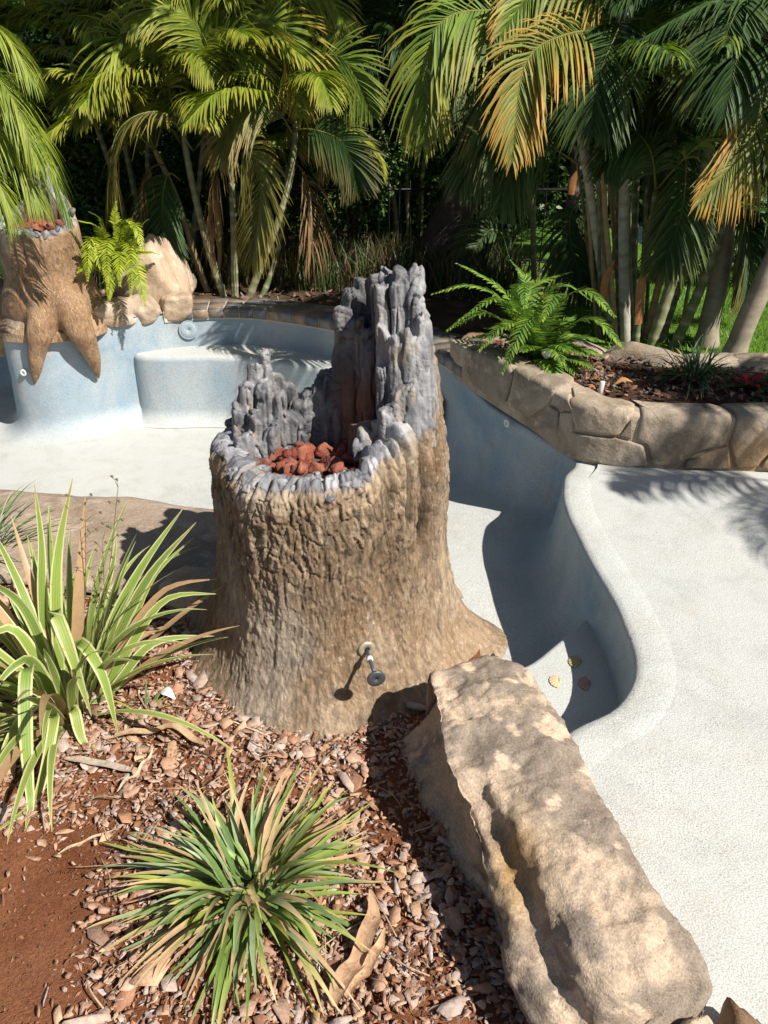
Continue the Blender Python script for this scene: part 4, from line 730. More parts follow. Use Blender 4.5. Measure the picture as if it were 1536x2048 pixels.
# ------------------------------------------------------------------ small things in the pool
def shell(c, yaw, s, col, label):
    a = np.linspace(-1.25, 1.25, 57); q = np.linspace(0, 1, 14)[:, None]; rr = s * (0.10 + 0.90 * q) * (1 - 0.10 * (np.abs(a) / 1.25) ** 3)[None] * (1 + 0.03 * np.abs(np.cos(a * 9))[None] * q)
    h = s * 0.10 * np.sin(np.pi * np.clip(q, 0, 1) ** 0.8) * (1 - 0.3 * (np.abs(a) / 1.25)[None]) + s * 0.028 * np.cos(a * 18)[None] * q * (1 - q ** 6) + 0.004
    X = rr * np.sin(a)[None]; Y = rr * np.cos(a)[None] - s * 0.5; ca, sa = math.cos(yaw), math.sin(yaw); P = np.stack([X * ca - Y * sa + c[0], X * sa + Y * ca + c[1], h + c[2]], -1)
    r0 = thing('scallop_shell', c, label, 'shell'); mk('fan', P.reshape(-1, 3), gridF(14, 57), MAT['plain'], r0, col=np.clip(np.array(col)[None] * (1 + 0.25 * np.cos(a * 18))[None, :, None].repeat(14, 0).reshape(-1, 1), 0, 1))
    V, F = rock_shape(5, 14, 8, 8, 0.02); V = V * A(s * 0.28, s * 0.1, s * 0.06); V = np.stack([V[:, 0] * ca - (V[:, 1] - s * 0.45) * sa + c[0], V[:, 0] * sa + (V[:, 1] - s * 0.45) * ca + c[1], V[:, 2] + c[2] + 0.004], 1); mk('hinge', V, F, MAT['plain'], r0, col=np.array(col) * 0.9)
shell(atz(1149, 1324, -0.499), 1.2, 0.05, (0.40, 0.34, 0.16), 'yellow scallop shell set in the shaded part of the pool step')
shell(atz(1110, 1364, -0.499), 1.6, 0.046, (0.62, 0.46, 0.28), 'cream scallop shell set in the sunlit corner of the pool step')
shell(atz(1168, 1368, -0.499), 1.4, 0.048, (0.42, 0.24, 0.20), 'dusky pink scallop shell set in the shaded part of the pool step')
def fitting(c, n, r, label):
    n = nrm(n); o = thing('pool_fitting', c, label, 'pool fitting'); V, F = disc(c, n, r, 0.014, 30, r * 0.45); rg_ = mk('ring', V, F, MAT['white'], o); V, F = disc(c + n * 0.002, n, r * 0.46, 0.008, 20, r * 0.16); mk('eyeball', V, F, MAT['pipe'], rg_); V, F = disc(c - n * 0.002, n, r * 0.2, 0.003, 14); mk('jet_hole', V, F, MAT['black_metal'], rg_)
def on_wall(px, py):
    r = ray(px, py); best = None
    for t in np.linspace(3, 9, 3000):
        p = r * t + A(0, 0, CAMZ); k = int(np.argmin(np.hypot(*(OUT[:, :2] - p[:2]).T))); d = np.dot(p[:2] - OUT[k, :2], INW[k])
        if d < 0.025 and p[2] < OUT[k, 2]: return p + A(*INW[k], 0) * 0.003, A(*INW[k], 0.03)
    return p, A(0, -1, 0)
fitting(*on_wall(1016, 846), 0.028, 'small round white jet fitting on the shaded wall below the planter stones')
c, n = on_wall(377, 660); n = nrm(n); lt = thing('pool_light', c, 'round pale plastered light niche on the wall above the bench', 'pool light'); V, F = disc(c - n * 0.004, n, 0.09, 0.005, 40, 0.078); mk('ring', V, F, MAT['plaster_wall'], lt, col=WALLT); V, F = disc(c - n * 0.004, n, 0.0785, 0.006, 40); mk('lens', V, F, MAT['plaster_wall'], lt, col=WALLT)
c, n = on_wall(48, 745); fitting(c, n, 0.03, 'small white fitting low on the far wall under the smooth stump')

# ------------------------------------------------------------------ leaves
def blade(P, w, side, fold=0.25, tip=None):
    """strap leaf along P, half widths w, side vectors; three vertices across"""
    n = len(P); T = nrm(np.gradient(P, axis=0)); side = nrm(side - T * np.sum(side * T, 1, keepdims=True)); N = np.cross(side, T); N = N * np.where(N[:, 2:] < 0, -1, 1)
    V = np.stack([P - side * w[:, None] + N * (w * fold)[:, None], P, P + side * w[:, None] + N * (w * fold)[:, None]], 1)
    v = np.linspace(0, 1, n); uv = np.stack([np.broadcast_to([0, 0.5, 1.0], (n, 3)), np.repeat(v[:, None], 3, 1)], -1); return V.reshape(-1, 3), gridF(n, 3), uv.reshape(-1, 2), np.repeat(v, 3)
def arch(p0, az, el, L, bend, n=12, twist=0.0):
    s = np.linspace(0, 1, n); e = el - bend * s ** 1.4; d = np.stack([np.cos(e) * math.cos(az), np.cos(e) * math.sin(az), np.sin(e)], 1); P = np.concatenate([[p0], p0 + np.cumsum((d[1:] + d[:-1]) / 2 * (L / (n - 1)), axis=0)])
    side = np.tile(A(-math.sin(az + twist), math.cos(az + twist), 0), (n, 1)); return P, side
def wprof(n, w, base=0.5): s = np.linspace(0, 1, n); return w * np.minimum(base + (1 - base) * s / 0.25, 1) * np.clip((1 - s) / 0.45, 0.02, 1) ** 0.75
def clump(name, c, label, cat, n, L, w, cols, seed, spread=0.05, el=(0.5, 1.45), bend=(0.9, 1.7), mat='grassblade', dead=0.12, group=None, floor=None, part='leaf', tipdry=0.25):
    g = np.random.default_rng(seed); root = thing(name, c, label, cat, group)
    for k in range(n):
        az = g.uniform(0, 2 * np.pi); e = g.uniform(*el); l = g.uniform(*L); b = g.uniform(*bend); q = spread * math.sqrt(g.uniform()); p0 = c + A(q * math.cos(az + g.normal(0, 0.6)), q * math.sin(az + g.normal(0, 0.6)), 0)
        P, side = arch(p0, az, e, l, b, 13, g.normal(0, 0.35)); P[:, :2] += (np.linspace(0, 1, 13) ** 2)[:, None] * g.normal(0, 0.03 * l / 0.35, 2)
        fz = c[2] if floor is None else floor; P[:, 2] = np.maximum(P[:, 2], fz + 0.004 + 0.02 * g.uniform())
        V, F, uv, v = blade(P, wprof(13, g.uniform(*w)), side, 0.3); col = np.array(cols[g.integers(0, len(cols))]) * g.uniform(0.8, 1.2)
        if g.uniform() < dead: C = np.tile(A(0.46, 0.31, 0.17) * g.uniform(0.8, 1.2), (len(v), 1))
        else:
            t = sstep(1 - g.uniform(0.0, tipdry * 2), 1.0, v)[:, None] if g.uniform() < 0.6 else 0 * v[:, None]; C = col[None] * (1 - t) + A(0.50, 0.36, 0.18) * t; C = C * (0.85 + 0.3 * v[:, None])
        mk(part, V, F, MAT[mat], root, col=C, uv=uv)
    return root
GR = [(0.12, 0.20, 0.055), (0.17, 0.25, 0.055), (0.22, 0.29, 0.07), (0.28, 0.32, 0.06), (0.17, 0.25, 0.10), (0.25, 0.31, 0.16)]
c = atz(500, 1790, 0.0); clump('grass_clump', c, 'spiky green and tan tipped grass clump on the mulch in front of the tall stump', 'grass clump', 250, (0.17, 0.335), (0.0045, 0.0085), GR, 51, 0.07, (0.25, 1.45), (0.7, 1.5), dead=0.26, floor=0.02, tipdry=0.35)
c = atz(-40, 1130, 0.0); clump('grass_clump', c, 'dark green narrow leaved grass clump behind the striped plant', 'grass clump', 120, (0.25, 0.42), (0.003, 0.005), [(0.05, 0.14, 0.03), (0.08, 0.18, 0.05), (0.35, 0.38, 0.30)], 52, 0.08, (0.4, 1.4), (0.9, 1.6), dead=0.05)
c = at(1385, 775, 4.62); c[2] = 0.07; clump('lilyturf', c, 'dark lilyturf clump arching over the planter wall', 'lilyturf', 150, (0.22, 0.36), (0.004, 0.0065), [(0.03, 0.07, 0.025), (0.045, 0.09, 0.035), (0.06, 0.11, 0.06)], 53, 0.09, (0.3, 1.4), (0.9, 1.8), dead=0.06)
c = atz(292, 1425, 0.0); clump('seedling', c, 'small sprout of thin green leaves in the mulch beside the striped plant', 'seedling', 9, (0.06, 0.13), (0.003, 0.005), GR, 54, 0.02, (0.6, 1.4), (0.3, 0.9), dead=0.0)
# striped flax lily
def flax():
    c = atz(120, 1440, 0.0); root = thing('flax_lily', c, 'large plant with cream edged striped strap leaves beside the tall stump', 'plant'); g = np.random.default_rng(61)
    green = [(0.20, 0.30, 0.045), (0.15, 0.25, 0.04), (0.26, 0.34, 0.07)]
    hero = [[(125, 1420, 1.78), (112, 1210, 1.84), (118, 1090, 1.9), (145, 957, 1.96), 0.019], [(95, 1400, 1.8), (84, 1200, 1.86), (82, 1080, 1.92), (68, 966, 1.97), 0.017], [(150, 1400, 1.78), (158, 1200, 1.84), (165, 1090, 1.9), (170, 992, 1.95), 0.018],
            [(170, 1420, 1.76), (215, 1270, 1.8), (280, 1140, 1.86), (367, 1016, 1.94), 0.017], [(170, 1400, 1.76), (225, 1290, 1.8), (300, 1150, 1.84), (392, 1045, 1.9), 0.017], [(180, 1430, 1.74), (240, 1300, 1.78), (330, 1180, 1.84), (434, 1158, 1.88), 0.016],
            [(180, 1430, 1.74), (250, 1310, 1.78), (330, 1200, 1.84), (436, 1188, 1.86), 0.015], [(180, 1440, 1.72), (240, 1360, 1.74), (310, 1285, 1.8), (428, 1272, 1.84), 0.014], [(140, 1330, 1.74), (108, 1222, 1.7), (140, 1300, 1.62), (183, 1432, 1.58), 0.019],
            [(160, 1360, 1.74), (160, 1285, 1.68), (205, 1350, 1.6), (236, 1468, 1.55), 0.017], [(90, 1400, 1.66), (55, 1335, 1.56), (52, 1480, 1.42), (72, 1725, 1.25), 0.018], [(110, 1440, 1.64), (108, 1440, 1.52), (78, 1580, 1.36), (12, 1748, 1.24), 0.015],
            [(120, 1400, 1.72), (40, 1270, 1.72), (-10, 1265, 1.70), (-70, 1300, 1.66), 0.019], [(120, 1390, 1.76), (60, 1235, 1.8), (0, 1175, 1.84), (-60, 1170, 1.86), 0.018], [(140, 1440, 1.64), (148, 1420, 1.6), (165, 1480, 1.55), (203, 1518, 1.52), 0.016],
            [(100, 1440, 1.64), (40, 1450, 1.54), (20, 1540, 1.44), (28, 1670, 1.33), 0.015], [(130, 1440, 1.70), (70, 1330, 1.64), (30, 1330, 1.58), (-30, 1400, 1.5), 0.018], [(130, 1440, 1.66), (80, 1400, 1.58), (20, 1480, 1.48), (-20, 1600, 1.4), 0.016],
            [(180, 1420, 1.78), (250, 1280, 1.84), (310, 1150, 1.9), (388, 1075, 1.98), 0.013], [(150, 1420, 1.8), (190, 1250, 1.88), (225, 1130, 1.95), (232, 1060, 2.0), 0.015]]
    def one(P, side, w, k):
        V, F, uv, v = blade(P, wprof(len(P), w, 0.6), side, 0.22); col = np.array(green[k % 3]) * g.uniform(0.85, 1.15); t = sstep(1 - g.uniform(0.04, 0.25), 1.0, v)[:, None] * 0.9; C = col * (1 - t) + A(0.40, 0.26, 0.12) * t
        if g.uniform() < 0.10: C = np.tile(A(0.42, 0.27, 0.15), (len(v), 1)); mk('leaf', V, F, MAT['grassblade'], root, col=C, uv=uv)
        else: mk('leaf', V, F, MAT['flax'], root, col=C, uv=uv)
    for k, h in enumerate(hero):
        P = spline([at(*p) for p in h[:4]], 18); P[:, 2] = np.maximum(P[:, 2], 0.015); T = nrm(np.gradient(P, axis=0)); V_ = nrm(P - A(0, 0, CAMZ)); side = nrm(np.cross(T, V_) + g.normal(0, 0.35, 3)); one(P, side, h[4], k)
    for k in range(95):
        az = g.uniform(0, 6.28); q = 0.11 * math.sqrt(g.uniform()); p0 = c + A(q * math.cos(az), q * math.sin(az) + 0.06, 0); e = g.uniform(0.55, 1.45); L_ = g.uniform(0.38, 0.68); P, side = arch(p0, az, e, L_, g.uniform(0.3, 1.6), 16, g.normal(0, 0.3)); P[:, 2] = np.maximum(P[:, 2], 0.015); one(P, side, g.uniform(0.010, 0.016), k)
    for (x0, y0, Y0, x1, y1) in ((170, 1400, 1.78, 236, 975), (150, 1400, 1.78, 170, 1010), (190, 1400, 1.76, 205, 1080), (210, 1300, 1.76, 210, 1180)):   # thin seed stalks
        a, b = at(x0, y0, Y0), at(x1, y1, Y0 + 0.12); gg = Geo(); P = spline([a, (a + b) / 2 + A(0.02, 0, 0.02), b], 14); gg.add(*tube(P, 0.0011, 5))
        for j in range(9): q = P[-1 - j % 5]; e = q + A(g.normal(0, 0.022), g.normal(0, 0.02), g.uniform(0.0, 0.03)); gg.add(*tube(np.array([q, (q + e) / 2 + A(0, 0, 0.006), e]), 0.0008, 4)); gg.add(*[(lambda VF: (VF[0] * 0.0035 + e, VF[1]))(rock_shape(9, 6, 5, 6, 0.0)) ][0])
        V, F, _ = gg.out(); mk('seed_stalk', V, F, MAT['plain'], root, col=A(0.14, 0.12, 0.06))
flax()

# ------------------------------------------------------------------ palms and ferns
def leaflets(P, n, Lmax, w, ang, droop, cols, g, t0=0.18, vlift=0.25, tip=0.4, up=None, tipcol=None, tipamt=0.0, sides=(1, -1), wob=0.12, seg=5, jag=0.08):
    """two rows of narrow folded leaflets along the rachis P"""
    T, N, B = frames(P); m = len(P); zup = A(0, 0, 1) if up is None else np.asarray(up, float); side = nrm(np.cross(T, zup)); bad = np.linalg.norm(np.cross(T, zup), axis=1) < 0.25
    for i in range(1, m):
        if bad[i] or np.dot(side[i], side[i - 1]) < 0: side[i] = nrm(side[i - 1] - T[i] * np.dot(side[i - 1], T[i]))
    nor = np.cross(side, T)
    tt = np.linspace(t0, 0.995, n); Vs = []; Cs = []; idx = tt * (m - 1); i0 = np.clip(idx.astype(int), 0, m - 2); f = (idx - i0)[:, None]
    p = P[i0] * (1 - f) + P[i0 + 1] * f; tg = nrm(T[i0] * (1 - f) + T[i0 + 1] * f); sd = nrm(side[i0] * (1 - f) + side[i0 + 1] * f); no = nrm(nor[i0] * (1 - f) + nor[i0 + 1] * f)
    rel = (tt - t0) / (1 - t0); prof = np.clip(np.sin(np.pi * np.clip(0.18 + 0.82 * rel, 0, 1) ** 0.9) ** 0.7, 0.22, 1) 
    sN = np.linspace(0, 1, seg); wp = np.array([0.55, 1.0, 0.9, 0.6, 0.04]) if seg == 5 else np.interp(sN, [0, 0.3, 0.6, 1], [0.6, 1.0, 0.85, 0.05])
    for s in sides:
        L = Lmax * prof * g.uniform(1 - jag, 1 + jag, n); a = ang * (1 - 0.55 * rel) + g.normal(0, 0.06, n); d = tg * np.cos(a)[:, None] + (s * sd * math.cos(vlift) + no * math.sin(vlift)) * np.sin(a)[:, None]; d = nrm(d + g.normal(0, wob * 0.4, (n, 3)))
        dr = droop * g.uniform(0.7, 1.3, n); pts = p[:, None] + d[:, None] * (L[:, None] * sN[None])[..., None]; fall = (L * dr)[:, None] * sN[None] ** 2.0; pts[..., 2] -= fall; pts -= d[:, None] * (fall * 0.35)[..., None]
        pts += (np.sin(np.pi * sN)[None] * L[:, None] * g.normal(0, 0.03, (n, 1)))[..., None] * tg[:, None]
        dd = np.gradient(pts, axis=1); ws = nrm(np.cross(nrm(dd), no[:, None] + 0.3 * s * sd[:, None])); nn = nrm(np.cross(ws, nrm(dd)))
        hw = (w * (0.6 + 0.4 * prof))[:, None] * wp[None]; V = np.stack([pts - ws * hw[..., None] + nn * (hw * 0.45)[..., None], pts, pts + ws * hw[..., None] + nn * (hw * 0.45)[..., None]], 2)
        c = np.asarray(cols)[g.integers(0, len(cols), n)] * g.uniform(0.8, 1.2, (n, 1)); tcl = c if tipcol is None else np.tile(np.asarray(tipcol, float), (n, 1)); tm = (np.clip(g.uniform(0.2, 1.0, n) * tipamt * 1.6, 0, 1)[:, None] * sstep(0.25, 0.95, sN)[None])[..., None] if tipcol is not None else 0
        C = c[:, None] * (1 - tm) + tcl[:, None] * tm if tipcol is not None else np.repeat(c[:, None], seg, 1); Vs.append(V.reshape(-1, 3)); Cs.append(np.repeat(C[:, :, None], 3, 2).reshape(-1, 3))
    V = np.concatenate(Vs); C = np.concatenate(Cs); nb = len(V) // (seg * 3); F = (gridF(seg, 3)[None] + (np.arange(nb) * seg * 3)[:, None, None]).reshape(-1, 4); return V, F, C
def frond(root, pts, Lmax, n, w, cols, g, name='frond', rachis=0.009, rcol=(0.22, 0.22, 0.06), mat='frond', **kw):
    P = spline(pts, 36); V, F, C = leaflets(P, n, Lmax, w, kw.pop('ang', 1.05), kw.pop('droop', 0.45), cols, g, **kw); r = np.linspace(rachis, rachis * 0.22, 36); V2, F2 = tube(P, r, 6)
    gg = Geo(); gg.add(V, [F], C); gg.add(V2, F2, np.array(rcol)); V, F, C = gg.out(); return mk(name, V, F, MAT[mat], root, col=C)
GREEN = [(0.12, 0.19, 0.025), (0.15, 0.22, 0.03), (0.10, 0.16, 0.025), (0.19, 0.24, 0.035)]
LIME = [(0.20, 0.26, 0.03), (0.25, 0.28, 0.035), (0.17, 0.23, 0.03)]
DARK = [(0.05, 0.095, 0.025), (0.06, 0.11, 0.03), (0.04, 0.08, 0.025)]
OLIVE = [(0.18, 0.19, 0.05), (0.23, 0.22, 0.07), (0.15, 0.17, 0.05)]
GOLD = (0.46, 0.27, 0.03); BROWN = (0.33, 0.18, 0.07); ORANGE = (0.52, 0.24, 0.03)
def stem(root, pth, r0, r1, g, pal=0, n=70, name='stem'):
    P = spline([at(*p) if len(p) == 3 else p[:3] for p in pth], n); L = np.concatenate([[0], np.cumsum(np.linalg.norm(np.diff(P, axis=0), axis=1))]); P = np.stack([np.interp(np.linspace(0, L[-1], n), L, P[:, k]) for k in range(3)], 1)
    s = np.linspace(0, L[-1], n); gap = g.uniform(0.09, 0.14); ph = (s / gap) % 1; node = np.exp(-((np.minimum(ph, 1 - ph)) / 0.12) ** 2); r = 0.84 * (r0 + (r1 - r0) * s / L[-1]) * (1 + 0.10 * node); V, F = tube(P, r, 14)
    pals = [((0.16, 0.17, 0.07), (0.36, 0.33, 0.24)), ((0.42, 0.41, 0.34), (0.26, 0.23, 0.15)), ((0.11, 0.13, 0.05), (0.30, 0.27, 0.18)), ((0.06, 0.045, 0.035), (0.13, 0.10, 0.08)), ((0.30, 0.22, 0.09), (0.22, 0.18, 0.1))]
    a, b = map(np.array, pals[pal]); k = np.repeat(node, 14)[:, None]; k = np.concatenate([k, k[:1], k[-1:]]); bl = sstep(-0.1, 0.3, fbm(V * A(9, 9, 4) + pal, 3))[:, None]; C = a * (1 - k) + b * k; C = C * (1 - 0.45 * bl) + (b * 0.8 + a * 0.2) * 0.45 * bl
    return mk(name, V, F, MAT['stem'], root, col=C), P[-1]
gp = np.random.default_rng(91)
def auto_fronds(root, top, n, L, g, cols, az0=None, spread=6.3, el=(0.5, 1.35), Lf=0.42, w=0.014, droop=0.45, tipcol=None, tipamt=0.0):
    for k in range(n):
        az = g.uniform(0, 6.28) if az0 is None else az0 + g.uniform(-spread, spread) / 2; l = g.uniform(*L); P, _ = arch(np.asarray(top, float), az, g.uniform(*el), l, g.uniform(1.4, 2.4), 10)
        frond(root, P[::3], Lf * g.uniform(0.85, 1.15), 62, w * g.uniform(0.75, 1.0), cols, g, droop=droop, tipcol=tipcol, tipamt=tipamt)
# left clump of areca palms
pl = thing('areca_palm', atz(480, 585, 0.0) + A(0, 0.35, 0), 'sunlit clump of feathery palms with yellowing fronds behind the slate coping', 'palm')
tops = []
for pth, r0, r1, pal in ([[(448, 594, 7.55), (418, 500, 7.6), (392, 400, 7.65), (372, 300, 7.75), (360, 200, 7.9)], 0.045, 0.032, 0], [[(418, 590, 7.75), (392, 520, 7.8), (355, 400, 7.9), (310, 300, 8.0)], 0.042, 0.03, 4],
                     [[(470, 596, 7.5), (468, 480, 7.55), (462, 340, 7.6), (455, 200, 7.7)], 0.042, 0.03, 0], [[(497, 598, 7.5), (526, 520, 7.5), (560, 430, 7.55), (585, 330, 7.6), (592, 240, 7.7)], 0.046, 0.03, 0], [[(522, 598, 7.6), (548, 530, 7.7), (566, 440, 7.75), (575, 330, 7.8)], 0.036, 0.026, 2],
                     [[(400, 590, 8.1), (385, 500, 8.1), (400, 350, 8.2), (420, 150, 8.3)], 0.036, 0.026, 2], [[(540, 598, 8.1), (520, 500, 8.1), (500, 350, 8.2), (505, 100, 8.3)], 0.034, 0.026, 2], [[(430, 592, 7.9), (440, 500, 7.9), (430, 400, 7.95), (415, 260, 8.0)], 0.03, 0.022, 4]):
    o, t = stem(pl, pth, r0, r1, gp, pal); tops.append(t)
HL = [([(352, 235, 7.85), (318, 130, 7.7), (240, 75, 7.5), (212, 200, 7.35)], LIME, GOLD, 0.25, 0.46), ([(385, 300, 7.7), (325, 225, 7.5), (235, 265, 7.3), (210, 430, 7.2)], OLIVE, GOLD, 0.3, 0.50), ([(395, 250, 7.7), (420, 100, 7.6), (478, 80, 7.5), (520, 235, 7.4)], GREEN, GOLD, 0.2, 0.44), ([(470, 200, 7.7), (520, 45, 7.6), (590, 80, 7.5), (606, 235, 7.4)], LIME, GOLD, 0.55, 0.42),
      ([(462, 340, 7.55), (488, 290, 7.4), (522, 360, 7.3), (505, 528, 7.2)], OLIVE, GOLD, 0.35, 0.46), ([(590, 275, 7.6), (545, 215, 7.5), (470, 235, 7.4), (440, 330, 7.35)], OLIVE, BROWN, 0.5, 0.40), ([(360, 360, 7.8), (335, 350, 7.7), (325, 430, 7.6), (350, 515, 7.55)], DARK, GREEN[0], 0.0, 0.34), ([(365, 200, 7.8), (345, 80, 7.8), (330, -60, 7.9), (300, -160, 7.9)], LIME, GOLD, 0.1, 0.44),
      ([(425, 150, 7.7), (445, 40, 7.7), (480, -70, 7.7), (540, -130, 7.6)], LIME, GOLD, 0.1, 0.46), ([(455, 200, 7.7), (400, 60, 7.6), (330, 10, 7.5), (260, 60, 7.4)], LIME, GOLD, 0.2, 0.44), ([(590, 245, 7.7), (620, 130, 7.6), (690, 120, 7.5), (745, 230, 7.4)], GREEN, GOLD, 0.15, 0.42), ([(588, 260, 7.6), (630, 260, 7.5), (690, 290, 7.4), (720, 380, 7.4)], DARK, BROWN, 0.3, 0.38),
      ([(310, 300, 8.0), (250, 180, 7.9), (180, 150, 7.8), (120, 230, 7.7)], GREEN, GOLD, 0.15, 0.42), ([(505, 120, 8.2), (560, 0, 8.1), (640, -20, 8.0), (700, 60, 7.9)], LIME, GOLD, 0.3, 0.46), ([(420, 160, 8.2), (380, 20, 8.2), (300, -60, 8.1), (220, -20, 8.0)], GREEN, GOLD, 0.2, 0.46), ([(592, 240, 7.7), (600, 160, 7.6), (575, 60, 7.6), (520, 20, 7.6)], GREEN, GOLD, 0.4, 0.42),
      ([(415, 270, 8.0), (430, 180, 7.9), (470, 130, 7.8), (540, 160, 7.7)], GREEN, GOLD, 0.2, 0.4), ([(575, 330, 7.8), (600, 280, 7.7), (640, 260, 7.6), (670, 330, 7.5)], OLIVE, BROWN, 0.6, 0.36), ([(310, 300, 8.0), (330, 200, 8.0), (300, 120, 8.1), (230, 100, 8.1)], GREEN, GOLD, 0.1, 0.4)]
for pts, cols, tc, ta, lf in HL: frond(pl, [at(*p) for p in pts], lf * 1.15, 66, 0.0125, cols, gp, up=A(gp.normal(0, 0.3), -0.8, 0.45), droop=gp.uniform(0.25, 0.5), tipcol=tc, tipamt=ta, wob=0.15)
for pts in ([(470, 300, 7.6), (440, 330, 7.45), (425, 420, 7.4), (430, 520, 7.4)], [(580, 320, 7.7), (610, 350, 7.6), (625, 430, 7.55), (620, 520, 7.55)], [(330, 330, 7.9), (300, 340, 7.8), (275, 420, 7.7), (285, 480, 7.7)]): frond(pl, [at(*p) for p in pts], 0.34, 44, 0.009, [(0.24, 0.15, 0.07), (0.30, 0.20, 0.09), (0.18, 0.11, 0.05)], gp, droop=0.9, wob=0.5, jag=0.3, rcol=(0.22, 0.14, 0.06))     # dead fronds
for t in tops: auto_fronds(pl, t, 5, (1.0, 1.5), gp, LIME, Lf=0.46, w=0.016, tipcol=GOLD, tipamt=0.2)
# right clump
pr = thing('areca_palm', A(2.2, 5.85, -0.02), 'large shaded clump of palms with ringed cane stems rising behind the stone planter', 'palm')
tr = []
for pth, r0, r1, pal in ([[(1252, 700, 5.85), (1247, 500, 5.9), (1249, 330, 5.9), (1250, 180, 5.9), (1246, 20, 5.95)], 0.050, 0.040, 1], [[(1222, 640, 6.0), (1200, 520, 6.0), (1182, 400, 6.0), (1158, 250, 6.05)], 0.042, 0.034, 1], [[(1300, 700, 5.75), (1345, 560, 5.75), (1385, 430, 5.8), (1420, 280, 5.85), (1440, 130, 5.9)], 0.052, 0.042, 0],
                     [[(1232, 700, 5.8), (1222, 560, 5.8), (1210, 420, 5.85), (1204, 240, 5.9)], 0.030, 0.022, 4], [[(1270, 700, 5.7), (1280, 600, 5.7), (1295, 500, 5.75), (1312, 380, 5.8)], 0.034, 0.026, 2], [[(1345, 700, 5.7), (1395, 590, 5.7), (1440, 470, 5.75), (1475, 350, 5.8)], 0.048, 0.036, 2], [[(1285, 700, 6.0), (1330, 520, 6.05), (1362, 380, 6.1), (1385, 230, 6.1)], 0.036, 0.028, 4],
                     [[(1120, 580, 7.6), (1135, 480, 7.6), (1148, 380, 7.6), (1156, 270, 7.6)], 0.075, 0.06, 3], [[(1068, 560, 7.8), (1066, 460, 7.8), (1064, 340, 7.8), (1050, 200, 7.8)], 0.035, 0.03, 2], [[(1240, 700, 6.1), (1238, 520, 6.15), (1240, 330, 6.2)], 0.04, 0.03, 2], [[(1318, 700, 5.9), (1352, 590, 5.95), (1410, 440, 6.0), (1440, 330, 6.0)], 0.04, 0.03, 2], [[(1212, 690, 6.05), (1212, 560, 6.1), (1190, 300, 6.2)], 0.026, 0.02, 4],
                     [[(1262, 700, 6.3), (1268, 520, 6.3), (1275, 200, 6.4)], 0.036, 0.03, 2], [[(1330, 690, 6.3), (1350, 520, 6.3), (1395, 300, 6.4)], 0.034, 0.026, 2]):
    o, t = stem(pr, pth, r0, r1, gp, pal); tr.append(t)
for k in range(16):     # thin young canes
    x = gp.uniform(1185, 1400); Y = gp.uniform(5.9, 6.7); dx = (x - 1275) * gp.uniform(0.3, 0.7) + gp.normal(0, 12); stem(pr, [(x, 690 - (Y - 5.9) * 60, Y), (x + dx * 0.35, 540, Y), (x + dx * 0.7, 400, Y), (x + dx, gp.uniform(180, 330), Y + 0.1)], gp.uniform(0.016, 0.028), 0.014, gp, [0, 2, 4, 2][k % 4], 40)
for x, y0, y1, Y in ((1215, 600, 520, 5.78), (1285, 650, 500, 5.66), (1150, 390, 330, 7.5)):     # brown papery leaf sheaths
    P = spline([at(x - 6, y0, Y), at(x, (y0 + y1) / 2, Y - 0.02), at(x + 14, y1, Y - 0.04)], 12); V, F, uv, v = blade(P, np.interp(np.linspace(0, 1, 12), [0, 0.5, 1], [0.03, 0.04, 0.004]), np.tile(A(1, 0.2, 0), (12, 1)), 0.6); mk('leaf_sheath', V, F, MAT['stem'], pr, col=A(0.34, 0.15, 0.06))
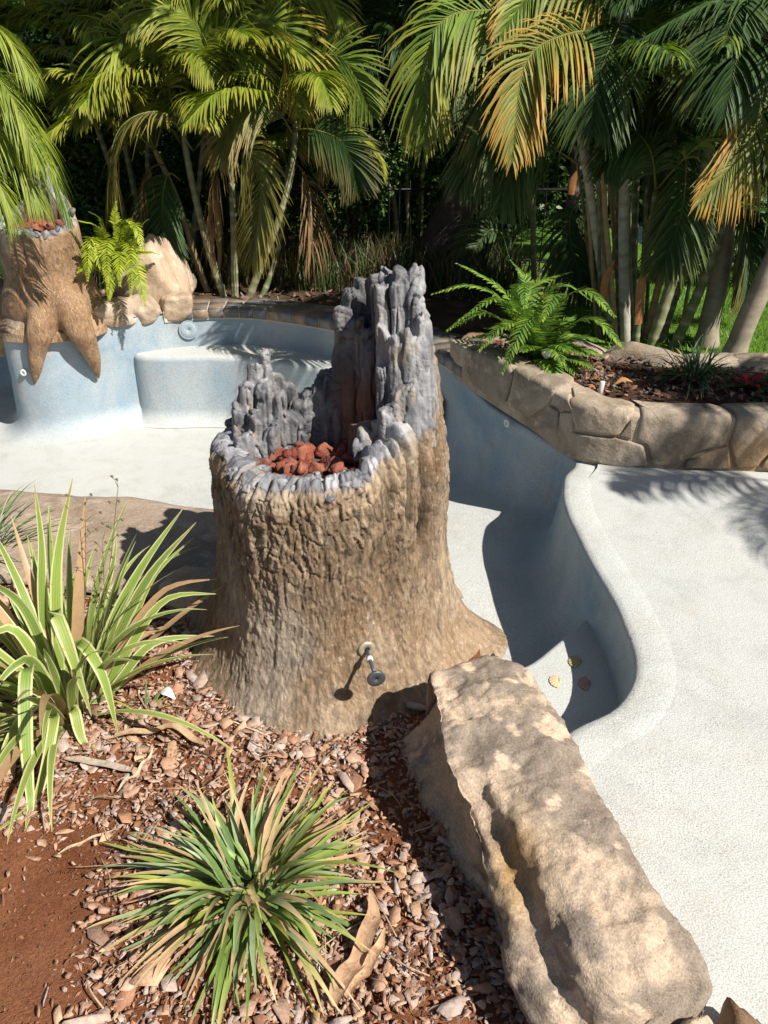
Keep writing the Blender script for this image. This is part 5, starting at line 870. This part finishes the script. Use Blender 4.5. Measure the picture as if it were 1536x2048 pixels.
HR = [([(1235, 60, 5.8), (1130, 70, 5.4), (1050, 130, 5.15), (1025, 320, 4.95)], [(0.26, 0.22, 0.05), (0.20, 0.20, 0.04), (0.14, 0.19, 0.04)], ORANGE, 0.55, 0.40, -0.1), ([(1220, 40, 5.9), (1010, 20, 5.8), (870, 60, 5.6), (845, 290, 5.5)], GREEN, GOLD, 0.3, 0.50, 0), ([(1246, 30, 5.7), (1236, 60, 5.5), (1200, 150, 5.3), (1188, 262, 5.2)], DARK, GOLD, 0.05, 0.42, 0), ([(1490, -60, 5.3), (1480, 0, 5.2), (1450, 80, 5.1), (1425, 190, 5.0)], DARK, GOLD, 0.1, 0.42, 0),
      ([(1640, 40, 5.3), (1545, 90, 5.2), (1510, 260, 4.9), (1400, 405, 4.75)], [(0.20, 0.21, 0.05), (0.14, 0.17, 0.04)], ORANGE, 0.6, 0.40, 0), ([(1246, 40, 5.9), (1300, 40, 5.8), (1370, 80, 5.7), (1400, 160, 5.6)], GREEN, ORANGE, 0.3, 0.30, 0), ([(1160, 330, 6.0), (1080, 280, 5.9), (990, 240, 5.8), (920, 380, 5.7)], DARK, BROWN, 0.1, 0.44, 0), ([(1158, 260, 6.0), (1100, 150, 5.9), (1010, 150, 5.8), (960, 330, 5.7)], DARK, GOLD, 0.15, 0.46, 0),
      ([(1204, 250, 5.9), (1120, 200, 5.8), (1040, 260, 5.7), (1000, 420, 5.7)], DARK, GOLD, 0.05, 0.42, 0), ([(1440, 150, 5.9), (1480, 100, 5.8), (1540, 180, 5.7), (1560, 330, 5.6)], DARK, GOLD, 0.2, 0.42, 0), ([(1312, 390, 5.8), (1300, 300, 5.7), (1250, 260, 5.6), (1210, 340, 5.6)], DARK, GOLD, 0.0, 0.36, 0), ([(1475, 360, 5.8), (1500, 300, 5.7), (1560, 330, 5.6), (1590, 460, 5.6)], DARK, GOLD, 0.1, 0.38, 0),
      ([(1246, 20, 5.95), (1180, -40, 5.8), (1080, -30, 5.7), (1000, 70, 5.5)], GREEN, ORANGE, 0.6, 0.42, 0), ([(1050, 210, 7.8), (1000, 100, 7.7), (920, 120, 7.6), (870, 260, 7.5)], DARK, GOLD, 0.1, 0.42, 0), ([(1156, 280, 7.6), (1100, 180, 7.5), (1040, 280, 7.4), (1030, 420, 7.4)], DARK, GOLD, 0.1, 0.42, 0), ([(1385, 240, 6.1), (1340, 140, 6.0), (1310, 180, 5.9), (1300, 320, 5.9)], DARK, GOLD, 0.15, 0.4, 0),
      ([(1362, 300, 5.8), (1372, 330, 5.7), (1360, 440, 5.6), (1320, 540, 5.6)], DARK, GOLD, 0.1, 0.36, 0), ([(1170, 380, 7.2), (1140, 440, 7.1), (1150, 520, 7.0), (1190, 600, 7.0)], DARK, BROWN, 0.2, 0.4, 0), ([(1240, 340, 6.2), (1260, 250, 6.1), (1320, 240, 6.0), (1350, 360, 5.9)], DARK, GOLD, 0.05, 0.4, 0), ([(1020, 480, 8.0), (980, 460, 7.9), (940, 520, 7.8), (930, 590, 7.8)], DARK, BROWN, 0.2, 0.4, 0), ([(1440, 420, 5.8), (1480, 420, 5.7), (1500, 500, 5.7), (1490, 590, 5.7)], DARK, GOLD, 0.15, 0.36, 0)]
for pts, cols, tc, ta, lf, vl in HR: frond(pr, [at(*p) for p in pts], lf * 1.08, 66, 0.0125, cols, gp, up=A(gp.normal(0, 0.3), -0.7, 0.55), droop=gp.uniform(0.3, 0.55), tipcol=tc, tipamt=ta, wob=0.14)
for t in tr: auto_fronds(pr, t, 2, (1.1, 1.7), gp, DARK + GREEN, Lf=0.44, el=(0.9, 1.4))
# palms further back: the gap between the clumps and the far left
for k, (b, hh, lab) in enumerate([(A(0.2, 9.2, -0.03), 2.2, 'shaded feathery palm standing beyond the fence in the gap between the clumps'), (A(-4.2, 8.2, -0.03), 1.9, 'feathery palm standing behind the fine leaved drooping palm'), (A(2.6, 8.9, -0.03), 2.3, 'dim palm on the lake bank behind the large shaded clump'), (A(-1.6, 9.0, -0.03), 2.6, 'tall palm beyond the fence behind the sunlit clump'), (A(-2.75, 8.45, -0.03), 2.3, 'yellow green feathery palm filling the space behind the peaked boulder')]):
    o = thing('areca_palm', b, lab, 'palm')
    for j in range(3): _, t = stem(o, [(*(b + A(0.12 * j, 0.08 * j, 0)), 0), (*(b + A(0.2 * j - 0.15, 0.1, hh * 0.5)), 0), (*(b + A(0.4 * j - 0.4, 0.1 * j, hh - 0.35 * j)), 0)], 0.04, 0.03, gp, 2); auto_fronds(o, t, 7, (1.2, 1.8), gp, GREEN if k == 1 else (LIME if k == 4 else DARK), Lf=0.45, w=0.013)
# palms that stand outside the frame on the right and throw the dappled shade
for k, (b, h) in enumerate([(A(5.1, 2.0, -0.25), 3.1), (A(7.9, 1.3, -0.02), 3.6), (A(9.2, -0.6, -0.02), 3.8)]):
    o = thing('areca_palm', b, ['tall palm at the near side of the sloping pool entry', 'tall palm standing just past the top of the sloping pool entry', 'tall palm on the lawn by the pool entry'][k], 'palm')
    for j in range(3):
        _, t = stem(o, [(*(b + A(0.15 * j, 0.1 * j, 0)),0), (*(b + A(0.2 * j - 0.1, 0.1, h * 0.5)),0), (*(b + A(0.35 * j - 0.3, 0.2 * j, h + 0.3 * j)),0)], 0.05, 0.04, gp, 0); auto_fronds(o, t, 3 if k == 0 else 8, (1.0, 1.5) if k == 0 else (1.4, 2.0), gp, GREEN, Lf=0.45, w=0.011)
# two smooth pale trunks on the lawn
for k, (pth, r, lab) in enumerate([([(1408, 712, 5.75), (1420, 640, 5.75), (1438, 560, 5.8), (1452, 440, 5.85), (1470, 150, 5.9)], 0.078, 'smooth greyish trunk rising from the lawn behind the lilyturf'), ([(1460, 735, 5.35), (1490, 650, 5.35), (1530, 560, 5.35), (1590, 420, 5.4), (1680, 150, 5.5)], 0.078, 'pale smooth palm trunk leaning away beside the red bromeliads')]):
    b = at(*pth[0]); b[2] = -0.03; o = thing('palm_tree', b, lab, 'palm tree'); P = spline([b] + [at(*p) for p in pth[1:]], 60); V, F = tube(P, np.interp(np.linspace(0, 1, 60), [0, 0.08, 1], [r * 1.3, r, r * 0.75]), 20); bl = sstep(-0.2, 0.4, fbm(V * A(6, 6, 14), 3))[:, None]; mk('trunk', V, F, MAT['stem'], o, col=A(0.32, 0.27, 0.20) * (1 - bl) + A(0.24, 0.20, 0.15) * bl); auto_fronds(o, P[-1], 9, (1.2, 1.7), gp, DARK, Lf=0.45)
# fine leaved date palm overhanging the far stump from the left
pd = thing('date_palm', A(-3.95, 5.9, -0.02), 'fine leaved drooping palm overhanging the smooth stump across the pool', 'palm'); stem(pd, [(-3.95, 5.9, -0.05, 0), (-3.95, 5.9, 0.8, 0), (-3.9, 5.9, 1.6, 0)], 0.08, 0.07, gp, 3)
for k, pts in enumerate([[(-200, 260, 5.8), (-60, 140, 5.6), (20, 190, 5.45), (75, 330, 5.35)], [(-200, 280, 5.8), (-80, 230, 5.6), (20, 290, 5.5), (85, 420, 5.4)], [(-200, 270, 5.9), (-60, 200, 5.9), (60, 260, 5.9), (140, 440, 5.9)], [(-200, 300, 5.7), (-100, 290, 5.5), (-20, 340, 5.35), (30, 440, 5.3)], [(-200, 250, 5.8), (-100, 60, 5.7), (0, 60, 5.6), (70, 170, 5.5)], [(-200, 260, 5.9), (-90, 170, 5.8), (30, 220, 5.6), (110, 350, 5.5)]]):
    frond(pd, [at(*p) for p in pts], 0.42, 64, 0.0065, LIME if k != 2 else GREEN, gp, droop=0.75, ang=0.8, rachis=0.007)
auto_fronds(pd, at(-200, 260, 5.85), 12, (0.9, 1.3), gp, GREEN, Lf=0.3, w=0.007, droop=0.6)
# ferns
def fern(name, c, label, specs, cols, seed, Lp=0.075, n=34, extra=8, L=(0.35, 0.55), w=0.0075):
    g = np.random.default_rng(seed); o = thing(name, c, label, 'fern')
    for pts in specs: frond(o, [c + A(g.normal(0, 0.02), g.normal(0, 0.02), 0)] + [at(*p) for p in pts], Lp * g.uniform(0.9, 1.1), n, w, cols, g, rachis=0.0035, rcol=(0.16, 0.12, 0.04), mat='fern', ang=1.35, droop=0.15, t0=0.14, vlift=0.1, tipcol=(0.32, 0.33, 0.04), tipamt=0.2)
    for k in range(extra):
        P, _ = arch(c, g.uniform(0, 6.28), g.uniform(0.6, 1.4), g.uniform(*L), g.uniform(0.9, 1.8), 10); frond(o, P[::3], Lp * 0.95, n, w, cols, g, rachis=0.0035, rcol=(0.16, 0.12, 0.04), mat='fern', ang=1.35, droop=0.15, t0=0.14, vlift=0.1)
    return o
FG = [(0.13, 0.25, 0.045), (0.18, 0.30, 0.05), (0.23, 0.33, 0.05), (0.10, 0.21, 0.04)]; FY = [(0.36, 0.42, 0.03), (0.42, 0.46, 0.04), (0.30, 0.37, 0.03), (0.24, 0.31, 0.025)]
cf = A(1.08, 4.98, 0.07)
fern('sword_fern', cf, 'lush green sword fern spilling over the corner of the stone planter',
     [[(1010, 610, 5.0), (940, 572, 5.0), (866, 588, 4.95)], [(1020, 600, 5.1), (960, 550, 5.15), (915, 528, 5.2)], [(1000, 640, 4.9), (950, 630, 4.8), (896, 660, 4.7)], [(1050, 600, 5.1), (1050, 560, 5.15), (1022, 522, 5.2)], [(1110, 620, 4.9), (1170, 580, 4.8), (1228, 632, 4.6)], [(1080, 640, 4.75), (1050, 650, 4.6), (1005, 745, 4.45)], [(1100, 620, 4.8), (1110, 590, 4.65), (1085, 640, 4.5)], [(1130, 660, 4.85), (1190, 640, 4.75), (1245, 695, 4.6)], [(1020, 620, 4.9), (985, 600, 4.7), (920, 640, 4.6)], [(1060, 590, 5.2), (1090, 560, 5.3), (1140, 545, 5.3)], [(1040, 600, 4.85), (1048, 570, 4.7), (1050, 612, 4.55)], [(1090, 600, 5.0), (1130, 570, 5.0), (1180, 600, 5.0)], [(1060, 660, 4.8), (1010, 650, 4.65), (960, 700, 4.55)]], FG, 71, 0.12, 34, 18, (0.4, 0.6), 0.0095)
cf2 = at(238, 545, 6.75)
fern('boston_fern', cf2, 'bright yellow green fern growing between the smooth stump and the peaked boulder',
     [[(232, 470, 6.75), (230, 430, 6.72), (232, 405, 6.7)], [(215, 500, 6.65), (195, 455, 6.55), (150, 440, 6.5)], [(205, 510, 6.6), (180, 478, 6.5), (175, 560, 6.35)], [(225, 490, 6.6), (215, 490, 6.45), (215, 575, 6.3)], [(250, 490, 6.65), (262, 500, 6.5), (262, 590, 6.35)], [(245, 510, 6.6), (240, 510, 6.4), (240, 570, 6.3)], [(270, 480, 6.7), (285, 450, 6.7), (295, 440, 6.7)], [(190, 540, 6.6), (175, 530, 6.5), (155, 545, 6.4)], [(265, 520, 6.6), (275, 540, 6.45), (290, 610, 6.35)], [(240, 470, 6.7), (255, 440, 6.65), (275, 470, 6.6)], [(210, 480, 6.7), (200, 440, 6.7), (180, 425, 6.65)], [(230, 540, 6.5), (222, 550, 6.4), (218, 600, 6.3)], [(255, 470, 6.65), (270, 450, 6.55), (285, 500, 6.45)], [(200, 500, 6.6), (190, 480, 6.5), (205, 545, 6.4)]], FY, 72, 0.10, 32, 18, (0.3, 0.5), 0.009)
# bromeliads
for k, (x, y, Y, s) in enumerate([(1500, 765, 4.45, 1.0), (1548, 770, 4.4, 1.1)]):
    c = at(x, y, Y); c[2] = 0.075; g = np.random.default_rng(81 + k); o = thing('bromeliad', c, ['bromeliad with red centre and dark leaves next to the lilyturf', 'bromeliad with red and green leaves past the one beside the lilyturf'][k], 'bromeliad')
    for j in range(22):
        inn = j > 13; az = g.uniform(0, 6.28); P, sd = arch(c, az, g.uniform(0.9, 1.4) if inn else g.uniform(0.25, 0.8), s * (g.uniform(0.10, 0.15) if inn else g.uniform(0.16, 0.24)), g.uniform(0.5, 1.4), 10); V, F, uv, v = blade(P, s * 0.019 * np.array([0.8, 1, 1, 1, 1, 1, 0.95, 0.85, 0.6, 0.08]), sd, 0.35); col = A(0.42, 0.02, 0.035) if inn or g.uniform() < 0.2 else A(0.04, 0.085, 0.025); mk('leaf', V, F, MAT['leaf'], o, col=np.tile(col * g.uniform(0.8, 1.2), (len(v), 1)), uv=uv)
# planter odds and ends
pb = at(1201, 775, 4.33); pb[2] = 0.07; V, F = tube(np.array([pb, pb + A(0.004, 0, 0.05), pb + A(0.008, 0, 0.098), pb + A(0.008, 0, 0.10)]), [0.016, 0.016, 0.016, 0.013], 16); tag(mk('pipe_stub', V, F, MAT['pipe'], None), 'short pale plastic pipe standing up from the planter mulch', 'pipe')
V, F = rock_shape(901, 20, 14, 8, 0.05); V = V * A(0.035, 0.03, 0.028) + at(1095, 708, 4.75); tag(mk('pebble', V, F, MAT['white']), 'white pebble at the foot of the sword fern', 'pebble')
for k, (x, y, Y, dx, lab) in enumerate([(1188, 762, 4.36, 0.05, 'curled rust brown dead leaf leaning on the pale pipe'), (1252, 745, 4.5, 0.12, 'long ochre dead leaf lying on the planter mulch')]):
    b = at(x, y, Y); b[2] = 0.09; P = spline([b - A(dx / 2, 0, 0), b + A(0, 0.01, 0.025), b + A(dx / 2, 0.02, 0.01)], 10); V, F, uv, v = blade(P, np.interp(np.linspace(0, 1, 10), [0, 0.5, 1], [0.006, 0.022, 0.003]), np.tile(A(0, 1, 0.4), (10, 1)), 0.5); tag(mk('dead_leaf', V, F, MAT['chip'], col=A(0.36, 0.13, 0.05) if k == 0 else A(0.34, 0.18, 0.07)), lab, 'dead leaf')
# litter on the mulch bed
def strip(pxs, w, col, name, label, cat, fold=0.5, lift=0.015):
    P = spline([atz(x, y, 0.02) for x, y in pxs], 18); P[:, 2] = bed_z(P[:, 0], P[:, 1]) + 0.02 + lift * np.sin(np.linspace(0, np.pi * 2.5, 18)) ** 2; n = 18; T = nrm(np.gradient(P, axis=0)); sd = nrm(np.cross(T, A(0.1, 0.2, 1.0))); V, F, uv, v = blade(P, w * np.interp(np.linspace(0, 1, n), [0, 0.15, 0.8, 1], [0.3, 1, 0.9, 0.15]), sd, fold); tag(mk(name, V, F, MAT['chip'], col=np.tile(A(*col), (len(v), 1)) * (1 + 0.4 * fbm(V * 30, 2)[:, None])), label, cat)
strip([(215, 1480), (290, 1470), (350, 1462), (420, 1500)], 0.014, (0.42, 0.28, 0.17), 'bark_strip', 'curled tan bark strip on the mulch between the striped plant and the stump foot', 'bark strip')
strip([(130, 1520), (200, 1530), (280, 1545)], 0.014, (0.38, 0.31, 0.25), 'bark_strip', 'greyish flat bark strip under the striped plant', 'bark strip', 0.2, 0.003)
strip([(235, 1585), (280, 1545), (310, 1500)], 0.006, (0.50, 0.38, 0.26), 'dry_stalk', 'pale bent dry stalk on the mulch under the striped plant', 'stalk', 0.6)
strip([(115, 1708), (180, 1680), (235, 1662)], 0.005, (0.50, 0.36, 0.24), 'dry_stalk', 'straight straw coloured stalk beside the bare red soil', 'stalk', 0.6, 0.004)
strip([(660, 2020), (720, 1920), (745, 1850), (740, 1800)], 0.020, (0.40, 0.25, 0.15), 'palm_sheath', 'curled brown palm sheath lying beside the spiky grass clump', 'sheath', 0.6, 0.03)
strip([(690, 2000), (745, 1930), (770, 1870)], 0.013, (0.46, 0.29, 0.17), 'palm_sheath', 'narrow tan palm sheath lying along the wider brown one', 'sheath', 0.6, 0.02)
strip([(455, 1440), (500, 1458), (545, 1475)], 0.003, (0.55, 0.42, 0.30), 'dry_stalk', 'thin dry stalk lying against the foot of the tall stump', 'stalk', 0.6, 0.002)
b = atz(336, 1390, 0.03); P = spline([b + A(-0.025, 0.012, 0), b + A(0, 0, 0.012), b + A(0.028, -0.02, 0.002)], 10); V, F, uv, v = blade(P, np.interp(np.linspace(0, 1, 10), [0, 0.4, 1], [0.004, 0.017, 0.002]), np.tile(A(0.5, 0.8, 0.3), (10, 1)), 0.4); tag(mk('white_leaf', V, F, MAT['white']), 'small curled white leaf on the mulch near the stump foot', 'leaf')
V, F, C = chips_mesh(atz(690, 1560, 0.03)[None], A(0.045), A(0.40, 0.31, 0.25)[None], 77, 0.1); tag(mk('bark_block', V, F, MAT['chip'], col=C, smooth=False), 'thick pale block of bark between the grass clump and the long boulder', 'bark block')
tw = np.random.default_rng(33)
for k in range(36):
    x, y = tw.uniform(180, 900), tw.uniform(1400, 2030); a = tw.uniform(0, 3.14); l = tw.uniform(0.05, 0.14); p = atz(x, y, 0.02)
    if p[0] > 0.15 - 0.25 * (1.7 - p[1]) + 0.1: continue
    d = A(math.cos(a), math.sin(a), 0) * l / 2; P = spline([p - d + A(0, 0, 0.012), p + A(tw.normal(0, 0.008), tw.normal(0, 0.008), 0.022), p + d + A(0, 0, 0.012)], 8); V, F = tube(P, tw.uniform(0.0009, 0.002), 5); tag(mk('twig', V, F, MAT['chip'], col=A(0.40, 0.29, 0.19) * tw.uniform(0.6, 1.2)), 'thin dry twig lying on the mulch bed', 'twig', 'twigs on the mulch bed')

# ------------------------------------------------------------------ background
def leafcloud(centers, n, size, cols, g, shape=1.0, inner=0.55):
    """leaf sized folded faces spread through ellipsoids (cx,cy,cz,rx,ry,rz)"""
    E = np.asarray(centers, float); vol = E[:, 3] * E[:, 4] * E[:, 5]; k = g.choice(len(E), n, p=vol ** 0.7 / (vol ** 0.7).sum()); d = nrm(g.normal(size=(n, 3))); q = g.uniform(inner ** 3, 1, n) ** (1 / 3)
    p = E[k, :3] + d * q[:, None] * E[k, 3:6]; p += 0.16 * np.stack([noise(p * 2.1 + 3), noise(p * 2.1 + 8), noise(p * 2.1 + 15)], -1) * 2
    up = nrm(d * 0.6 + g.normal(0, 0.55, (n, 3)) + A(0.15, -0.2, 0.7)); t = nrm(np.cross(up, g.normal(size=(n, 3)))); b = np.cross(up, t); s = size * np.exp(g.normal(0, 0.3, n))[:, None]
    V = np.stack([p - t * s, p - b * s * 0.42 + up * s * 0.1, p + t * s - up * s * 0.25, p + b * s * 0.42 + up * s * 0.1], 1).reshape(-1, 3); F = np.arange(4 * n).reshape(-1, 4); c = np.asarray(cols)[g.integers(0, len(cols), n)] * g.uniform(0.65, 1.3, (n, 1)); return V, F, np.repeat(c, 4, 0)
gb = np.random.default_rng(41)
SH = [(0.05, 0.115, 0.02), (0.07, 0.14, 0.025), (0.04, 0.09, 0.018), (0.09, 0.16, 0.03)]
def shrub(name, b, els, n, size, cols, label, cat='shrub', stems=4, group=None, inner=0.5):
    o = thing(name, b, label, cat, group); V, F, C = leafcloud([(b[0] + e[0], b[1] + e[1], b[2] + e[2], *e[3:]) for e in els], n, size, cols, gb, inner=inner); mk('crown', V, F, MAT['shrub'], o, col=C, smooth=False)
    gg = Geo()
    for k in range(stems):
        e = els[k % len(els)]; a = b + A(gb.normal(0, 0.08), gb.normal(0, 0.08), -0.03); P = spline([a, a + (A(*e[:3]) - A(0, 0, 0)) * 0.5 + gb.normal(0, 0.08, 3), b + A(*e[:3])], 10); gg.add(*tube(P, np.linspace(0.03, 0.008, 10), 6))
    V, F, _ = gg.out(); mk('trunk', V, F, MAT['woody'], o, col=A(0.09, 0.065, 0.045)); return o
G0 = -0.03
shrub('shrub', A(-0.45, 9.3, G0), [(0, 0, 0.75, 0.75, 0.5, 0.7), (0.35, -0.1, 1.3, 0.6, 0.5, 0.6), (-0.4, 0, 1.4, 0.6, 0.5, 0.6)], 10000, 0.032, SH + [(0.10, 0.22, 0.04)], 'bright leaved shrub in the gap beyond the fence between the palm clumps')
shrub('shrub', A(-3.1, 9.0, G0), [(0, 0, 0.7, 0.8, 0.5, 0.7), (-0.4, 0, 1.5, 0.8, 0.5, 0.8), (0.3, 0, 2.2, 0.7, 0.5, 0.6)], 9000, 0.036, SH, 'dark shrub rising behind the peaked boulder')
shrub('shrub', A(-4.9, 8.6, G0), [(0, 0, 0.7, 0.8, 0.6, 0.8), (0.2, 0, 1.7, 0.9, 0.6, 0.9), (0.2, 0, 2.6, 0.9, 0.6, 0.7)], 11000, 0.036, SH + [(0.12, 0.22, 0.04)], 'tall broad shrub behind the drooping fine leaved palm')
shrub('shrub', A(1.1, 9.6, G0), [(0, 0, 0.6, 0.9, 0.5, 0.6), (0.2, 0, 1.4, 0.8, 0.5, 0.7)], 8000, 0.034, SH, 'dark low shrub behind the sword fern beyond the fence')
shrub('shrub', A(3.5, 8.2, G0), [(0, 0, 0.45, 0.5, 0.4, 0.45), (0.3, 0, 0.9, 0.5, 0.4, 0.4)], 2200, 0.045, SH + [(0.12, 0.2, 0.04)], 'loose shrub on the lake bank behind the ringed canes')
shrub('shrub', A(5.3, 8.4, G0), [(0, 0, 0.5, 0.7, 0.5, 0.5), (0.2, 0, 1.2, 0.7, 0.5, 0.6)], 3500, 0.05, SH, 'rounded shrub on the lake bank past the leaning pale trunk')
shrub('shrub', A(-2.0, 10.4, G0), [(0, 0, 0.9, 1.1, 0.6, 0.9), (0.3, 0, 2.0, 1.1, 0.6, 0.9), (0, 0, 2.9, 1.1, 0.6, 0.6)], 11000, 0.04, SH, 'tall dark shrub beyond the fence behind the sunlit palms')
# oak: dark leaning trunk in the gap, broad crown overhead
ok = thing('oak_tree', A(0.55, 8.6, G0), 'dark leaning oak trunk in the gap between the palm clumps with its crown overhead', 'tree')
P = spline([A(0.35, 8.6, -0.06), at(850, 540, 8.5), at(905, 430, 8.3), A(1.6, 8.1, 2.6), A(2.2, 8.0, 3.6), A(2.6, 8.0, 5.2)], 50); V, F = tube(P, np.linspace(0.21, 0.12, 50), 20); V = V + 0.02 * np.stack([fbm(V * A(9, 9, 4), 3), fbm(V * A(9, 9, 4) + 4, 3), 0 * V[:, 0]], 1); okt = mk('trunk', V, F, MAT['woody'], ok, col=A(0.07, 0.055, 0.045))
for k in range(7):
    e = A(2.6 + 3.4 * math.cos(k * 0.9), 8.0 + 2.0 * math.sin(k * 0.9), 6.2); V, F = tube(spline([P[38], (P[38] + e) / 2 + A(0, 0, 0.5), e], 12), np.linspace(0.08, 0.02, 12), 8); mk('limb', V, F, MAT['woody'], okt, col=A(0.07, 0.055, 0.045))
els = [(2.4 + gb.uniform(-4.4, 4.4), 8.1 + gb.uniform(-2.0, 2.4), 6.1 + gb.uniform(-0.7, 0.9), gb.uniform(0.7, 1.3), gb.uniform(0.7, 1.2), gb.uniform(0.4, 0.7)) for _ in range(44)]
V, F, C = leafcloud(els, 26000, 0.085, SH, gb, inner=0.2); mk('crown', V, F, MAT['shrub'], ok, col=C, smooth=False)
# tree outside the frame on the right, added for its shade
tb = A(11.0, 3.6, G0); sh = thing('shade_tree', tb, 'broad leafy tree added out of view on the lawn for its shade', 'tree'); P = spline([tb, tb + A(-0.1, 0, 2), tb + A(-0.3, 0.1, 4.4)], 20); V, F = tube(P, np.linspace(0.2, 0.1, 20), 14); sht = mk('trunk', V, F, MAT['woody'], sh, col=A(0.09, 0.07, 0.055))
els = [(10.8 + gb.uniform(-1.2, 2.4), 3.6 + gb.uniform(-2.0, 2.2), 5.0 + gb.uniform(-0.8, 1.2), gb.uniform(0.5, 0.9), gb.uniform(0.5, 0.9), gb.uniform(0.35, 0.6)) for _ in range(26)]
V, F, C = leafcloud(els, 12000, 0.075, SH, gb, inner=0.2); mk('crown', V, F, MAT['shrub'], sh, col=C, smooth=False)
for k in range(6): V, F = tube(spline([P[14], (P[14] + A(*els[k][:3])) / 2 + A(0, 0, 0.3), A(*els[k][:3])], 10), np.linspace(0.06, 0.015, 10), 7); mk('limb', V, F, MAT['woody'], sht, col=A(0.09, 0.07, 0.055))
# far wood: one mass
els = [(x + gb.uniform(-0.4, 0.4), 12.6 + gb.uniform(-0.6, 0.8), z + gb.uniform(-0.3, 0.3), 1.1, 0.7, 0.8) for x in np.arange(-9, 9, 1.1) for z in (0.4, 1.5, 2.6, 3.8, 5.0, 6.2)]
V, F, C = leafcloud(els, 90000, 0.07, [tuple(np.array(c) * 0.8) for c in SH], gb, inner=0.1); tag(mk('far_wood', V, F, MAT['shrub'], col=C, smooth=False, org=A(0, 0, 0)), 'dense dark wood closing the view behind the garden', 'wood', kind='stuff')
els = [(x, 15.0 + gb.uniform(-0.4, 0.4), z, 1.5, 0.7, 1.2) for x in np.arange(-16, 16, 1.6) for z in (0.8, 2.4, 4.0, 5.6, 7.2)]
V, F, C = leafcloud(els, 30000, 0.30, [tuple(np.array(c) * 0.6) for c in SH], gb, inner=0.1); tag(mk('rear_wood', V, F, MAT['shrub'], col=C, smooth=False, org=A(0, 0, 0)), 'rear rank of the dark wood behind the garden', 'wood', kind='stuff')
# black picket fence
fe = thing('picket_fence', A(-1.0, 8.7, G0), 'thin black metal picket fence in the shade behind the palms', 'fence')
pk = None
for k in range(58):
    x = -4.2 + k * 0.115; V, F = tube(np.array([(x, 8.7, G0), (x, 8.7, 0.93), (x, 8.7, 0.95)]), [0.008, 0.008, 0.002], 4)
    if pk is None: pk = mk('picket', V, F, MAT['black_metal'], fe, smooth=False)
    else: o = pk.copy(); COL.objects.link(o); o.parent = fe; o.location = pk.location + Vector((k * 0.115, 0, 0))
for z in (0.12, 0.86): V, F = tube(np.array([(-4.3, 8.7, z), (2.5, 8.7, z)]), 0.014, 4); mk('rail', V, F, MAT['black_metal'], fe, smooth=False)
# lawn
n = 26000; x = gb.uniform(1.3, 7.5, n); y = gb.uniform(5.3, 8.8, n); keep = (y > 5.75 - 0.25 * (x - 1)) ; x, y = x[keep], y[keep]; n = len(x); h = gb.uniform(0.03, 0.065, n); a = gb.uniform(0, 6.28, n); w = 0.004; dx = np.stack([np.cos(a), np.sin(a), 0 * a], 1); p = np.stack([x, y, 0 * x + G0], 1); lean = np.stack([gb.normal(0, 0.02, n), gb.normal(0, 0.02, n), h], 1)
V = np.stack([p - dx * w, p + dx * w, p + lean], 1).reshape(-1, 3); C = np.repeat(np.array([(0.10, 0.20, 0.02), (0.14, 0.25, 0.03), (0.08, 0.17, 0.02)])[gb.integers(0, 3, n)], 3, 0); tag(mk('lawn_grass', V, np.arange(3 * n).reshape(-1, 3), MAT['grassblade'], col=C, smooth=False, org=A(0, 0, 0)), 'bright mown lawn between the planter and the lake', 'grass', kind='stuff')
# dry and shaded undergrowth behind the coping
n = 5200; x = gb.uniform(-4.6, 1.4, n); y = np.interp(x, [-4.6, -2.0, -0.8, 0.4, 1.4], [7.6, 7.75, 7.6, 7.3, 7.2]) + gb.uniform(0.15, 1.4, n); h = gb.uniform(0.12, 0.55, n); a = gb.uniform(0, 6.28, n); dx = np.stack([np.cos(a), np.sin(a), 0 * a], 1); p = np.stack([x, y, 0 * x + G0], 1); ln = np.stack([gb.normal(0, 0.3, n) * h, gb.normal(0, 0.3, n) * h, h], 1); w = gb.uniform(0.004, 0.009, (n, 1))
V = np.stack([p - dx * w, p + dx * w, p + ln * A(0.4, 0.4, 0.65) + dx * w * 0.8, p + ln * A(0.4, 0.4, 0.65) - dx * w * 0.8, p + ln], 1).reshape(-1, 3); o5 = (np.arange(n) * 5)[:, None]; C = np.repeat(np.array([(0.05, 0.09, 0.02), (0.10, 0.08, 0.04), (0.16, 0.11, 0.05), (0.04, 0.07, 0.02)])[gb.integers(0, 4, n)] * gb.uniform(0.6, 1.2, (n, 1)), 5, 0)
tag(mk('undergrowth', V, [o5 + np.array([0, 1, 2, 3]), o5 + np.array([3, 2, 4])], MAT['grassblade'], col=C, smooth=False, org=A(0, 0, 0)), 'dry and dark green undergrowth at the foot of the palms behind the coping', 'undergrowth', kind='stuff')
# low plants and litter under the palms
n = 1600; x = gb.uniform(-4.5, 2.0, n); y = gb.uniform(7.3, 9.5, n); pts = np.stack([x, y, 0 * x + G0 + 0.015], 1); pts = pts[(np.interp(x, OUT[:, 0][np.argsort(OUT[:, 0])], OUT[:, 1][np.argsort(OUT[:, 0])]) + 0 * x) < 99]; V, F, C = chips_mesh(pts, np.exp(gb.normal(math.log(0.035), 0.4, len(pts))), CHIP[gb.integers(0, 8, len(pts))] * gb.uniform(0.2, 0.7, (len(pts), 1)), 35, 0.5); tag(mk('leaf_litter', V, F, MAT['chip'], col=C, smooth=False, org=A(0, 0, 0)), 'brown leaf litter on the ground under the palms', 'leaf litter', kind='stuff')
